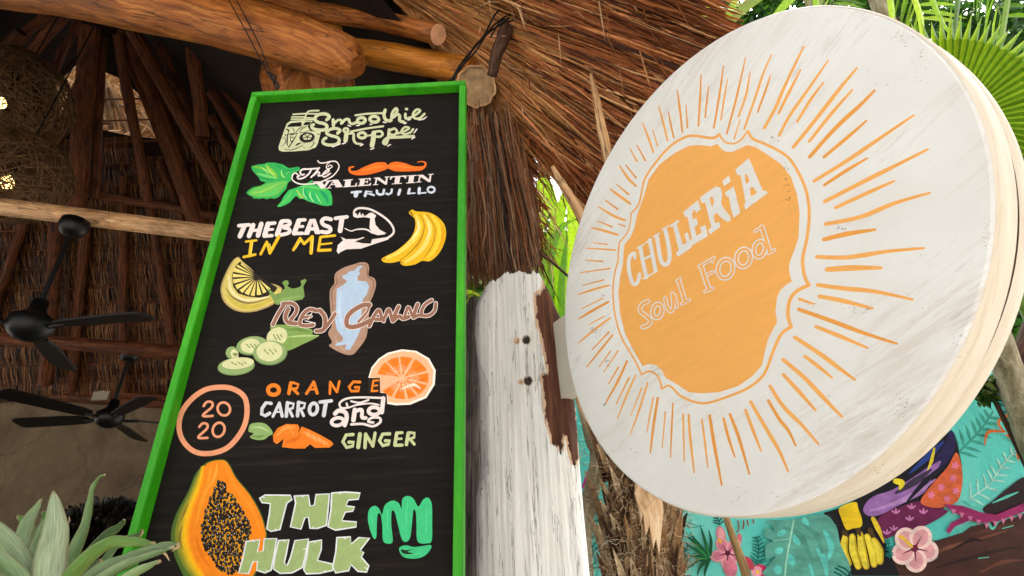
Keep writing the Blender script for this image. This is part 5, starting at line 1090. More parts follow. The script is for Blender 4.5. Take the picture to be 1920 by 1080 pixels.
# big pale split leaf
a.poly('W', [(1130, 560), (1380, 550), (1650, 500), (1760, 600), (1800, 760), (1860, 1060), (1150, 1060), (1160, 960), (1220, 880), (1140, 900), (1130, 780), (1200, 740), (1120, 700), (1140, 620), (1200, 650), (1190, 600)], '5aa392', True)
for q in ([(1275, 670), 45, 26], [(1490, 570), 26, 48], [(1410, 730), 30, 55], [(1250, 830), 40, 30], [(1360, 910), 34, 55], [(1240, 1000), 36, 40]): a.ell('W', q[0][0], q[0][1], q[1], q[2], '62cbbf', -25)
for q in ([(1660, 650), (1720, 780), (1700, 900)], [(1600, 820), (1660, 920), (1680, 1050)], [(1530, 960), (1560, 1060)]): a.line('W', q, 60, '62cbbf', taper=(.5, 1, .4))
for q in ([(1300, 620), (1450, 700), (1540, 900)], [(1480, 600), (1600, 700), (1640, 850)]): a.line('W', q, 60, '4f9483', taper=(.3, 1, .3))
a.line('W', [(1385, 550), (1350, 740), (1320, 900), (1305, 1060)], 16, '9cd6bc'); a.line('W', [(1360, 720), (1280, 730), (1200, 740)], 7, '8cccb4')
a.m.build('painted_leaves', M_mural, wall)
a = mart(); a.h = .004
# pink flowers
def petals(cr, cx, cy, n_, r, c1, c2, c3, rot=0, w_=.62):
    for i in range(n_):
        t = math.radians(rot + 360 / n_ * i); a.ell(cr, cx + r * .55 * math.cos(t), cy + r * .55 * math.sin(t), r * .52, r * w_ * .62, c1, math.degrees(t)); a.ell(cr, cx + r * .52 * math.cos(t), cy + r * .52 * math.sin(t), r * .40, r * w_ * .42, c2, math.degrees(t))
    for i in range(n_):
        t = math.radians(rot + 360 / n_ * i); a.line(cr, [(cx, cy), (cx + r * .6 * math.cos(t), cy + r * .6 * math.sin(t))], r * .10, c3, taper=(1, .6, .2))
    a.ell(cr, cx, cy, r * .16, r * .16, c3)
a.ell('W', 730, 690, 42, 85, 'e08a98', -12); a.ell('W', 735, 690, 26, 66, 'f0a8a8', -12); a.ell('W', 895, 720, 22, 48, 'd8707e')
petals('W', 790, 850, 5, 150, 'e5a0a8', 'd77c94', '5a1430', 20)
a.ell('W', 815, 990, 62, 80, 'd8788e', -5); a.ell('W', 720, 740, 16, 22, 'f0b030', -30)
a.ell('W', 1080, 1010, 72, 60, 'd6336a', 10); a.ell('W', 1050, 1015, 50, 50, 'f0a0b0', 0); a.ell('W', 1060, 1020, 16, 18, 'f2c23a'); a.ell('W', 980, 940, 36, 70, 'c94a5c', -35)
# brown branch across the right
a.poly('V', [(620, 1080), (600, 1010), (660, 900), (830, 900), (960, 860), (1000, 830), (1100, 810), (1280, 760), (1280, 1090)], '4a2b24')
a.poly('V', [(1060, 740), (1110, 700), (1180, 640), (1280, 580), (1280, 720), (1180, 760), (1100, 770)], '2e1c20', True)
for q, c_ in (([(700, 1040), (850, 950), (1020, 900), (1180, 850)], '6e4233'), ([(820, 1040), (950, 1000), (1100, 960), (1250, 930)], '33201c'), ([(900, 950), (1000, 900), (1060, 900)], '2a1718'), ([(700, 980), (820, 930)], '7c4c3a'), ([(1050, 1060), (1160, 1010), (1260, 1000)], '6a3e30'), ([(1000, 870), (1120, 840), (1260, 800)], '593429')): a.line('V', q, 22, c_, taper=(.2, 1, .3))
for q in ([(1040, 990), (1090, 985)], [(1160, 840), (1215, 825)], [(800, 1000), (830, 985)], [(930, 860), (1010, 815), (1080, 800), (1110, 840), (1150, 800), (1260, 770)], [(960, 700), (1010, 720), (1060, 735)], [(1110, 710), (1180, 680), (1240, 655)]): a.line('V', q, 15, '5fc9b4', taper=(.3, 1, .3))
# bird: black body, yellow bananas, purple wing, orange patch
a.poly('V', [(255, 760), (340, 735), (420, 690), (600, 590), (760, 470), (900, 340), (930, 400), (955, 520), (940, 640), (860, 740), (640, 860), (560, 890), (640, 1080), (380, 1080), (345, 960), (320, 820), (255, 822)], '17121a')
a.poly('V', [(500, 700), (620, 640), (760, 540), (850, 440), (900, 345), (925, 400), (900, 480), (820, 570), (700, 660), (560, 740)], '2a2150', True)
a.poly('V', [(455, 740), (500, 680), (610, 640), (740, 560), (800, 520), (850, 500), (800, 590), (760, 660), (640, 720), (540, 770), (480, 775)], '9a6cae', True)
a.line('V', [(490, 750), (620, 710), (740, 650), (820, 590)], 26, 'b98ac4', taper=(.3, 1, .2)); a.line('V', [(620, 660), (720, 600), (800, 540)], 40, '3a3048', taper=(.3, 1, .2)); a.line('V', [(680, 700), (770, 600), (860, 520)], 30, '1d1828', taper=(.3, 1, .2))
a.line('V', [(860, 400), (800, 460), (690, 560)], 34, '27408a', taper=(.3, 1, .3)); a.line('V', [(620, 600), (650, 610), (640, 640)], 34, 'e6d02c', taper=(.8, 1, .3)); a.line('V', [(815, 435), (800, 500), (780, 545)], 18, 'e6d02c', taper=(.6, 1, .2))
a.poly('V', [(530, 790), (640, 730), (760, 700), (860, 740), (880, 760), (760, 830), (640, 860), (560, 890)], '6b1f4c', True)
for x, y in ((620, 765), (700, 740), (760, 765), (690, 800), (610, 850), (575, 870)):
    for t in (-50, 0, 50): a.ell('V', x + 14 * math.sin(math.radians(t)), y - 14 * math.cos(math.radians(t)), 5, 15, 'c87ab0', t)
a.poly('V', [(745, 700), (800, 620), (880, 530), (925, 455), (950, 510), (958, 600), (940, 690), (900, 720), (840, 735), (780, 728)], 'd9653a', True)
for x, y in ((920, 520), (910, 585), (850, 630), (925, 650), (880, 690), (800, 670)):
    for k in range(5): t = math.radians(72 * k); a.ell('V', x + 11 * math.cos(t), y + 11 * math.sin(t), 9, 6, 'e07a9a', 72 * k)
a.poly('V', [(335, 735), (415, 705), (430, 740), (448, 790), (445, 830), (400, 840), (370, 845), (345, 790)], 'ecc61c', True)
for q in ([(365, 880), (355, 950), (380, 1015)], [(400, 880), (405, 950), (430, 1030)], [(440, 870), (450, 950), (470, 1030)], [(475, 880), (500, 950), (510, 1020)], [(510, 900), (535, 950), (540, 1005)]): a.line('V', q, 44, 'c9a91c', taper=(.7, 1, .8)); a.line('V', [(p_[0] - 3, p_[1]) for p_ in q], 33, 'ecd640', taper=(.6, 1, .7))
for q in ([(360, 860), (380, 880)], [(430, 850), (440, 875)], [(490, 850), (510, 880)]): a.line('V', q, 30, '4a3418', taper=(1, .3))
a.line('V', [(505, 790), (530, 840), (560, 910)], 26, 'e0c02a', taper=(.8, 1, .2))
# hibiscus on the branch
petals('V', 715, 940, 5, 115, 'f2cfc8', 'e2a0a4', '6c1a3a', 12, .8)
a.line('V', [(700, 930), (660, 890), (640, 880)], 16, 'e8b838')
# pink tail feathers
a.poly('V', [(860, 715), (960, 725), (1060, 760), (1130, 770), (1270, 710), (1280, 750), (1150, 800), (1060, 812), (990, 800), (920, 830), (890, 868), (875, 850), (900, 810), (960, 780), (900, 750)], '9a2a62')
for k in range(9): x = 900 + 42 * k; y = 740 + (18 * k if k < 4 else 72 - (k - 4) * 12); a.poly('V', [(x, y), (x + 26, y + 4), (x + 12, y + 30)], 'd07a9c')
fern(a, 'V', [(590, 990), (585, 940), (578, 895)], 6, 26, 8, '0c6e66')
for q in ([(315, 1040), (350, 1060), (380, 1085)], [(310, 1060), (345, 1078)], [(330, 1030), (365, 1045), (395, 1075)]): a.line('V', q, 9, '0b5a55')
for q in ([(1170, 350), (1140, 300), (1200, 262), (1220, 262)], [(1175, 350), (1090, 350), (1070, 415)], [(1180, 365), (1230, 400), (1275, 425)], [(1275, 360), (1240, 370), (1250, 410)], [(1275, 455), (1240, 455), (1240, 495)]): a.line('V', q, 17, 'cf6a2a', taper=(.5, 1, .4))
a.m.build('painted_bird_and_flowers', M_mural, wall)
a = mart(); a.h = .004
a.line('Z', [(1092, 915), (1102, 890), (1112, 868)], 7, 'c02a86', taper=(.4, 1, .2)); a.line('Z', [(1120, 880), (1132, 862), (1146, 852)], 4, 'a03a6a')
a.m.build('painted_flower_stems', M_mural, wall)

# ---------------------------------------------------------------- trunks and pole in front of the mural
m, n, l, b = mat('mossy_grey_bark', .85, .15); g1 = noise(n, l, coords(n, l, 'UV', (12, 5, 1)), 1.0, 7, .7, .6); g2 = noise(n, l, coords(n, l, 'UV', (60, 60, 1)), 1.0, 4, .6)
c = ramp(n, l, g1, [(.3, lin('4c4330')), (.48, lin('8f8468')), (.62, lin('b9ad94')), (.75, lin('5d5a38'))]); l.new(c, b.inputs['Base Color']); bump(n, l, b, g2, .6, .01); M_bark = m
def trunk(name, pts, mt, label, cat, seg=16, wob=.06, down=True, par=None):
    P = [atY(x, y, Y) for x, y, r, Y in pts]; rr = [r / F * (p - EYE).dot(FW) for (x, y, r, Y), p in zip(pts, P)]
    if down: P.append(Vector((P[-1].x, P[-1].y, 0))); rr.append(rr[-1] * 1.15)
    Q, S = [], []
    for i in range(len(P) - 1):
        for k in range(4): Q.append(P[i].lerp(P[i + 1], k / 4)); S.append(rr[i] + (rr[i + 1] - rr[i]) * k / 4)
    Q.append(P[-1]); S.append(rr[-1])
    for _ in range(2): Q = [Q[0]] + [(Q[i - 1] + Q[i] * 2 + Q[i + 1]) / 4 for i in range(1, len(Q) - 1)] + [Q[-1]]
    mb = MB(); mb.tube(Q, S, seg, True, wob); o = mb.build(name, mt, par, smooth=True)
    if label: tag(o, label, cat)
    return o, Q
root = empty('slim_tree', Vector((atY(1100, 1080, 2.7).x, 2.7, 0)), 'slim grey forked trunk between the white post and the shaggy palm stump', 'tree')
trunk('trunk', [(1090, 770, 6, 2.75), (1100, 805, 8, 2.72), (1112, 832, 13, 2.7), (1124, 850, 15, 2.7), (1115, 900, 15, 2.7), (1100, 955, 15, 2.7), (1094, 1020, 15, 2.7), (1098, 1080, 15, 2.7)], M_bark, None, None, par=root)
trunk('branch', [(1062, 660, 4, 2.8), (1078, 720, 6, 2.78), (1092, 775, 7, 2.75), (1110, 825, 9, 2.7)], M_pale, None, None, down=False, par=root)
trunk('branch', [(1180, 780, 5, 2.6), (1150, 830, 7, 2.65), (1128, 850, 9, 2.7)], M_bark, None, None, down=False, par=root)
root = empty('leaning_tree', Vector((2.9, 3.0, 0)), 'pale leaning trunk in front of the mural at the right edge', 'tree')
trunk('trunk', [(1600, -120, 13, 3.3), (1690, 110, 15, 3.1), (1770, 330, 18, 3.0), (1850, 560, 20, 2.9), (1880, 660, 22, 2.9), (1908, 745, 24, 2.9), (1950, 860, 26, 2.9)], M_bark, None, None, par=root)
trunk('branch', [(1990, 480, 14, 3.0), (1925, 640, 16, 2.95), (1905, 700, 15, 2.95), (1898, 740, 12, 2.93)], M_darkbr, None, None, down=False, par=root)
m_b = wood('dry_bamboo', lin('6a4a28'), lin('a08050'), lin('c8a878'), .6)
trunk('leaning_pole', [(1352, 940, 5.5, 2.9), (1366, 985, 6, 2.9), (1388, 1045, 8, 2.88), (1402, 1085, 9, 2.86)], m_b, 'thin brown pole leaning in front of the pink mural flower', 'pole', 10, .04)

# ---- shaggy palm stump
st = empty('palm_stump', Vector((atY(1205, 1000, 2.3).x, 2.35, 0)), 'shaggy palm stump with torn fibres and a bare pale streak, under the round sign', 'tree')
m, n, l, b = mat('split_palm_wood', .8, .2); g1 = noise(n, l, coords(n, l, 'UV', (40, 7, 1)), 1.0, 8, .72, .8); g2 = noise(n, l, coords(n, l, 'UV', (9, 3, 1)), 1.0, 5, .6, .8)
c = ramp(n, l, g1, [(.3, lin('3f2c20')), (.42, lin('8a6848')), (.58, lin('b89470')), (.75, lin('dcc4a4'))]); c = mixc(n, l, .8, c, ramp(n, l, g2, [(.3, BW(.35)), (.5, BW(.9)), (.65, BW(1.3))]), 'MULTIPLY'); l.new(c, b.inputs['Base Color']); bump(n, l, b, g1, 1, .02)
trunk('trunk', [(1195, 800, 46, 2.35), (1196, 870, 50, 2.35), (1198, 950, 56, 2.35), (1200, 1080, 60, 2.35)], m, None, None, 28, .09, par=st)
m2, n, l, b = mat('bare_pale_wood', .7, .2); g1 = noise(n, l, coords(n, l, 'Object', (30, 30, 6)), 1.0, 7, .7)
l.new(ramp(n, l, g1, [(.3, lin('a87c50')), (.5, lin('d8b48c')), (.7, lin('ecd6b8'))]), b.inputs['Base Color']); bump(n, l, b, g1, .8, .01)
mb = MB(); q = [(1196, 880), (1216, 885), (1240, 925), (1244, 960), (1240, 1000), (1236, 1040), (1230, 1010), (1225, 1030), (1218, 985), (1211, 1005), (1206, 960), (1202, 985), (1197, 950), (1190, 925)]
fr = [atY(x, y, 2.15 + .0009 * abs(x - 1215)) for x, y in q]; bk = [p + Vector((0, .05, 0)) for p in fr]; nn = len(q); mb.v = fr + bk; cc = [[Vector((x, y, 0)) for x, y in q]]
for t in tessellate_polygon(cc): mb.face(list(t))
for i in range(nn): j = (i + 1) % nn; mb.face([i, nn + i, nn + j, j])
mb.build('bare_wood', m2, st)
M_fib = attr_mat('palm_fibre', .8, (.6, 1.2), (50, 50, 50), .15)
mb = MB()
for i in range(120):          # leaf-base boots: curved upright scales
    x, y = R.uniform(1130, 1266), R.uniform(840, 1100); ang = (x - 1200) / 66
    if 1192 < x < 1242 and y < 985: continue
    d = 2.36 - .15 * math.sqrt(max(0, 1 - min(1, abs(ang)) ** 2)); p = atY(x, y, d); h = R.uniform(.05, .13); ox = R.uniform(-.02, .02) + ang * .03
    c_ = lin(R.choice(['8a6a4c', 'a88460', 'c0a07a', '6a4e38', 'd8c09c', '3f2c20']))
    mb.ribbon([p + Vector((0, .02, -h)), p + Vector((ox * .4, -.005, -h * .3)), p + Vector((ox, -.02, h * .5)), p + Vector((ox * 1.6, -.03, h))], [.03, .032, .022, .004], (1, 0, 0), .35, c_)
part(mb, 'leaf_base', M_fib, st, kind='stuff')
mb = MB()
for i in range(1700):
    x = 1192 + R.gauss(0, 34) if R.random() < .35 else (R.gauss(1163, 24) if R.random() < .6 else R.gauss(1255, 12)); y = R.uniform(815, 1110)
    if 1196 < x < 1240 and y < 980 and R.random() < .93: continue
    ang = (x - 1197) / 68; d = 2.36 - .155 * math.sqrt(max(0, 1 - min(1, abs(ang)) ** 2)); p = atY(x, y, d); P = [p]; v_ = Vector((R.gauss(0, .5) + ang * .3, -abs(R.gauss(0, .3)), R.gauss(-.15, .8))).normalized()
    L = R.uniform(.02, .06)
    for k in range(4): v_ = (v_ + Vector((R.gauss(0, .5), R.gauss(0, .3), R.gauss(-.1, .5)))).normalized(); P.append(P[-1] + v_ * L * .5)
    mb.ribbon(P, [.0022] * 4 + [.0008], Vector((R.gauss(0, 1), .3, R.gauss(0, 1))), 0, lin(R.choice(['94765a', 'b09070', 'c8ac88', '54402f', '7a6048', 'd8c4a4'])))
part(mb, 'fibre', M_fib, st, kind='stuff')

# ---------------------------------------------------------------- greenery
GREENS = ['2f5a1c', '3f7424', '55902c', '6fa838', '27481a', '88bb48']
def leaf_at(mb, p, L, w_, d, s, c, n_=3):
    mid = p + d * L * .5 + Vector((0, 0, .08 * L)); tip = p + d * L + Vector((0, 0, -.12 * L)); mb.ribbon([p, p.lerp(mid, .6), mid, tip], [w_ * .2, w_ * .9, w_, w_ * .05], s, .12, c)
def crown(name, c, rad, n_, L, w_, cols, par, label=None):
    mb = MB(); cl = []
    for _ in range(max(10, n_ // 45)):
        v = Vector((R.gauss(0, 1), R.gauss(0, 1), R.gauss(0, 1))).normalized() * R.uniform(.35, 1) ; cl.append(Vector((c[0] + v.x * rad[0], c[1] + v.y * rad[1], c[2] + v.z * rad[2])))
    for _ in range(n_):
        q = R.choice(cl); p = q + Vector((R.gauss(0, .14) * rad[0], R.gauss(0, .14) * rad[1], R.gauss(0, .14) * rad[2])); d = Vector((R.gauss(0, 1), R.gauss(0, 1), R.gauss(-.3, .6))).normalized()
        c_ = lin(R.choice(cols), R.uniform(.7, 1.3)); leaf_at(mb, p, L * R.uniform(.6, 1.3), w_ * R.uniform(.7, 1.2), d, Vector((R.gauss(0, 1), R.gauss(0, 1), R.gauss(0, 1))), c_)
    return mb.build(name, M_leaf, par, kind='stuff')
def tree(base, top, rad, n_, L, w_, cols, label, tr=.08, name='broadleaf_tree', group=None):
    root = empty(name, Vector((base[0], base[1], 0)), label, 'tree', group)
    b0 = Vector((base[0], base[1], 0)); t0 = Vector(top); mb = MB(); P = [b0.lerp(t0, i / 6) + Vector((R.gauss(0, .05), R.gauss(0, .05), 0)) * (i > 0) for i in range(7)]
    mb.tube(P, [tr * (1 - .1 * i) for i in range(7)], 10, True, .08); mb.build('trunk', M_bark, root)
    for k in range(5):
        s = P[3 + k % 3]; e = t0 + Vector((R.uniform(-.7, .7) * rad[0], R.uniform(-.6, .6) * rad[1], R.uniform(-.2, .7) * rad[2])); mb = MB(); mb.tube([s, s.lerp(e, .5) + Vector((0, 0, .15)), e], [tr * .5, tr * .35, tr * .12], 7); mb.build('limb', M_bark, root)
    crown('crown', top, rad, n_, L, w_, cols, root); return root
def T(px, py, Y): return tuple(atY(px, py, Y))
gT = 'trees behind the mural wall'
for px, py, Y, rad, n_, L, w_, cols, lab in (
        (1340, 40, 5.5, (1.2, .8, 1.1), 4200, .15, .065, ['2f5a1c', '3f7424', '27481a', '55902c'], 'dark green small-leaved tree above the left rim of the round sign'),
        (1640, -10, 5.2, (1.3, .8, 1.0), 4600, .14, .06, ['2f5a1c', '3f7424', '27481a', '4f8a34'], 'dense dark tree showing above the top of the round sign'),
        (1890, 520, 4.3, (.8, .6, .9), 3600, .12, .065, ['27481a', '2f5a1c', '3f7424'], 'dark leafy shrub tree at the right edge beside the sign rim'),
        (1880, 120, 6.0, (1.8, .8, 1.6), 5200, .2, .08, ['27481a', '2f5a1c', '3f7424', '355f2c'], 'shadowy tree behind the big fan leaf at the top right'),
        (1010, 560, 4.6, (.75, .6, .8), 2600, .13, .055, ['6fa838', '88bb48', '55902c', '3f7424'], 'light green tree seen in the gap between thatch and white post'),
        (900, 640, 4.4, (.4, .5, .8), 2400, .12, .05, ['3f7424', '6fa838', '88bb48', '55902c'], 'mixed green bush seen between the board frame and the white post'),
        (1500, 330, 7.0, (2.4, .8, 2.0), 4200, .24, .09, ['3f7424', '2f5a1c', '55902c'], 'wide green tree mostly hidden behind the round sign')):
    c_ = T(px, py, Y); tree((c_[0], c_[1] + .2), c_, rad, n_, L, w_, cols, lab, group=None)
# narrow-leaved palms and a fan palm
def strap(mb, pts, wd, c, side=None, fold=.18):
    P = [atY(x, y, Y) for x, y, Y in pts]; Q = []
    n_ = len(P)
    for i in range(n_ - 1):
        a0, b0, c0, d0 = P[max(i - 1, 0)], P[i], P[i + 1], P[min(i + 2, n_ - 1)]
        for k in range(4):
            t = k / 4; Q.append(.5 * ((2 * b0) + (c0 - a0) * t + (2 * a0 - 5 * b0 + 4 * c0 - d0) * t * t + (3 * b0 - a0 - 3 * c0 + d0) * t ** 3))
    Q.append(P[-1]); N = len(Q); W_ = []
    for i in range(N):
        t = i / (N - 1) * (len(wd) - 1); k = min(int(t), len(wd) - 2); W_.append((wd[k] + (wd[k + 1] - wd[k]) * (t - k)) / F * (Q[i] - EYE).dot(FW))
    d = (Q[-1] - Q[0]).normalized(); s = side or d.cross(FW).normalized(); mb.ribbon(Q, W_, s, fold, c)
def palm(label, base, name='palm', cat='palm'):
    root = empty(name, Vector((base[0], base[1], 0)), label, cat)
    return root
# yellow-green strap palm in the gap
rt = palm('bright yellow-green palm with broad strap leaves glowing behind the thatch fringe', (T(1040, 600, 3.2)[0], 3.3))
mb = MB(); b0 = atY(1035, 760, 3.3); mb.tube([Vector((b0.x, b0.y, 0)), b0], [.09, .07], 10); mb.build('trunk', M_bark, rt)
for pts, wd, c_ in (([(1030, 700, 3.3), (1022, 560, 3.2), (1040, 440, 3.1), (1070, 330, 3.0)], [14, 22, 30, 4], 'a4cf28'), ([(1035, 690, 3.3), (1012, 560, 3.25), (1010, 450, 3.2), (1000, 350, 3.1)], [12, 18, 24, 4], 'b6d92c'), ([(1030, 700, 3.4), (1050, 560, 3.3), (1048, 450, 3.3), (1030, 340, 3.2)], [12, 20, 32, 6], '9bc926'), ([(1040, 700, 3.2), (1030, 520, 3.0), (1050, 430, 3.0), (1085, 410, 2.9)], [8, 12, 12, 3], '6da030'), ([(1040, 690, 3.1), (1016, 560, 3.0), (1022, 470, 3.0), (1045, 430, 3.0)], [10, 14, 12, 3], '7fb03a'), ([(1030, 700, 3.5), (1070, 500, 3.4), (1080, 400, 3.4), (1060, 300, 3.4)], [14, 26, 34, 6], 'aed430'), ([(1030, 700, 3.6), (1000, 480, 3.5), (1015, 380, 3.5), (1025, 290, 3.5)], [14, 26, 36, 6], 'a8d02c'), ([(1060, 700, 3.1), (1052, 560, 3.0), (1056, 500, 3.0), (1064, 440, 3.0)], [8, 14, 12, 3], '5f9428')):
    mb = MB(); strap(mb, pts, wd, lin(c_)); mb.build('leaf', M_leaf, rt)
rt = palm('palm with thin drooping leaves between the board frame and the white post', (T(885, 800, 3.0)[0], 3.1))
mb = MB(); b0 = atY(886, 900, 3.1); mb.tube([Vector((b0.x, b0.y, 0)), b0], [.06, .05], 10); mb.build('trunk', M_bark, rt)
for k in range(22):
    x, y = R.uniform(862, 925), R.uniform(520, 800); a_ = R.uniform(-1, 1); mb = MB(); strap(mb, [(x, y, 3.0), (x + 25 * a_, y - 14, 2.95), (x + 60 * a_, y + R.uniform(-10, 25), 2.9)], [5, R.uniform(6, 11), 1.5], lin(R.choice(['a8cc3a', 'c6de5a', '5f9a34', '86b83c', 'dcebaa']))); mb.build('leaf', M_leaf, rt)
# pinnate palm along the top
rt = palm('tall palm whose bright hanging leaflets frame the top edge of the picture above the sign', (T(1450, 60, 3.6)[0], 3.6))
mb = MB(); b0 = atY(1450, -200, 3.9); mb.tube([Vector((b0.x, b0.y + 1, 0)), Vector((b0.x, b0.y + .6, 3)), b0], [.14, .12, .09], 12); mb.build('trunk', M_bark, rt)
def frond(rt, spine, nl, L, wd, cols, name='frond', droop=.5, Y=None):
    P = [atY(x, y, Y_) for x, y, Y_ in spine]; Q = []
    for i in range(len(P) - 1):
        for k in range(10): Q.append(P[i].lerp(P[i + 1], k / 10))
    Q.append(P[-1])
    for _ in range(4): Q = [Q[0]] + [(Q[i - 1] + Q[i] * 2 + Q[i + 1]) / 4 for i in range(1, len(Q) - 1)] + [Q[-1]]
    mb = MB(); mb.tube(Q, [.014 * (1 - .7 * i / len(Q)) for i in range(len(Q))], 6, col_=lin('7d9a3c')); N = len(Q)
    for i in range(nl):
        t = (i + .5) / nl; k = min(int(t * (N - 1)), N - 2); p = Q[k].lerp(Q[k + 1], t * (N - 1) - k); d = (Q[k + 1] - Q[k]).normalized(); sd_ = d.cross(Vector((0, 0, 1))).normalized()
        for s in (-1, 1):
            LL = L * (1 - .5 * abs(t - .4)) * R.uniform(.85, 1.15); v = (d * .55 + sd_ * s * .8 + Vector((0, 0, -droop * R.uniform(.6, 1.4)))).normalized()
            q = [p + v * LL * u + Vector((0, 0, -droop * .6 * LL * u * u)) for u in (0, .35, .7, 1)]; mb.ribbon(q, [wd * .5, wd, wd * .75, .001], d, .15, lin(R.choice(cols), R.uniform(.8, 1.15)))
    return mb.build(name, M_leaf, rt)
YG = ['749c2c', '8aae38', '5f8826', '9cba48', '4c7424']
frond(rt, [(1480, -330, 3.4), (1420, -120, 3.1), (1380, -10, 2.9), (1335, 70, 2.8)], 30, .45, .035, YG)
frond(rt, [(1480, -330, 3.4), (1520, -140, 3.1), (1540, -60, 3.0), (1565, 10, 2.9)], 26, .42, .035, YG)
frond(rt, [(1480, -330, 3.6), (1600, -160, 3.3), (1680, -70, 3.1), (1730, 40, 3.0)], 30, .5, .04, YG)
frond(rt, [(1480, -330, 3.6), (1700, -220, 3.3), (1820, -120, 3.1), (1880, 40, 3.0)], 30, .5, .04, ['86b22c', '6f9c28', '4f7e24', 'a0c83a'])
for pts, wd, c_ in (([(1560, -60, 2.6), (1470, -30, 2.55), (1400, 10, 2.5), (1345, 75, 2.5)], [10, 16, 20, 5], '7a8c3c'), ([(1560, -70, 2.5), (1480, 0, 2.5), (1430, 60, 2.5)], [10, 16, 5], '8ab02c'), ([(1895, -40, 2.2), (1875, 90, 2.2), (1850, 185, 2.2)], [14, 11, 3], '6f8f34'), ([(1930, -30, 2.2), (1925, 80, 2.2), (1898, 210, 2.2)], [12, 10, 3], '5d7c2c'), ([(1800, -40, 2.3), (1790, 60, 2.3), (1782, 108, 2.3)], [12, 9, 3], '4e7030'), ([(1660, -40, 2.6), (1672, 20, 2.6), (1668, 60, 2.6)], [14, 14, 4], 'a9cc34'), ([(1700, -40, 2.6), (1725, 30, 2.6), (1728, 80, 2.6)], [14, 14, 4], 'b8d640'), ([(1735, -40, 2.7), (1760, 30, 2.7), (1790, 75, 2.7)], [14, 12, 4], '93bc2e'), ([(1345, -40, 2.7), (1322, 20, 2.7), (1320, 90, 2.7)], [12, 12, 3], 'b8d640'), ([(1400, -40, 2.7), (1362, 40, 2.7), (1352, 110, 2.7)], [12, 12, 3], 'a2c838'), ([(1520, -40, 2.8), (1530, 0, 2.8), (1528, 40, 2.8)], [12, 14, 4], '93bc2e')):
    mb = MB(); strap(mb, pts, wd, lin(c_)); mb.build('leaf', M_leaf, rt)
# fan palm leaf
rt = palm('big pleated fan palm leaf lit from behind at the top right of the sign', (2.6, 2.6), 'fan_palm', 'palm')
hub = atY(1785, 235, 2.35)
mb = MB(); mb.tube([Vector((hub.x + .1, hub.y + .4, 0)), hub + Vector((.02, .15, -.5)), hub], [.05, .02, .014], 8); mb.build('leaf_stalk', plain('green_stalk', lin('5c7a2a'), .5, .2, 20), rt)
NF = 40; nf = (ray(1785, 235).normalized() * -1 + Vector((.25, 0, .15))).normalized()
def fp(t, r):
    q = on_plane(1785 + r * math.cos(t), 235 - r * math.sin(t), hub, nf); return q + Vector((0, 0, -.10 * (r / 300) ** 2))
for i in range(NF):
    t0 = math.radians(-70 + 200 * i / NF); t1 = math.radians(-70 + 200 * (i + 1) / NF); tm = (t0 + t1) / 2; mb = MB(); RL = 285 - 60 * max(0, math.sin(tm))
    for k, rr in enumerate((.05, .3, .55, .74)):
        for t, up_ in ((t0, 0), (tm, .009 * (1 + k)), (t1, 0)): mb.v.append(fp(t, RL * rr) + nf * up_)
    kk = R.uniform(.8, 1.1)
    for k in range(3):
        for j in range(2): q = k * 3 + j; mb.face([q, q + 1, q + 4, q + 3], None, lin('8fae34' if j else '4c6e1a', kk))  # pleat shading put into the colours: one side dark, the other light
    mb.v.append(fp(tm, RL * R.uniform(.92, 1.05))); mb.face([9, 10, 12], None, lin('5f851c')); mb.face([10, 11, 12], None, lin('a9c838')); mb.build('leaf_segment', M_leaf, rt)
# small dark-leaved sprig before the mural at right
rt = empty('small_bush', Vector((T(1850, 740, 3.0)[0], 3.0, 0)), 'small dark-leaved bush top poking out beside the sign at the right of the mural', 'bush')
c_ = atY(1858, 735, 3.0); mb = MB(); mb.tube([Vector((c_.x, c_.y, 0)), c_], [.03, .012], 7); mb.build('stem', M_darkbr, rt); crown('foliage', tuple(c_), (.12, .1, .1), 240, .05, .03, ['27481a', '3c5a1c', '5a6a24'], rt)

# ---------------------------------------------------------------- bromeliad in the lower left
pot = Vector((atY(110, 1190, .95).x, .95, 0)); cz = atY(110, 1160, .95).z
bro = empty('bromeliad', pot + Vector((0, 0, cz - .12)), 'spiky grey-green bromeliad with dry tips in front of the board foot, lower left', 'plant')
m, n, l, b = mat('bromeliad_leaf', .5, .3)
a_ = n.new('ShaderNodeVertexColor'); a_.layer_name = 'Col'; g1 = noise(n, l, coords(n, l, 'UV', (16, 1.4, 1)), 1.0, 6, .65); g2 = noise(n, l, coords(n, l, 'UV', (4, 9, 1)), 1.0, 6, .8, .8)
c = mixc(n, l, 1.0, a_.outputs[0], ramp(n, l, g1, [(.3, BW(.5)), (.7, BW(1.15))]), 'MULTIPLY'); c = mixc(n, l, ramp(n, l, g2, [(.62, BW(0)), (.72, BW(.6))]), c, lin('9a8454'))
l.new(c, b.inputs['Base Color']); bump(n, l, b, g1, .3, .003); M_bro = m
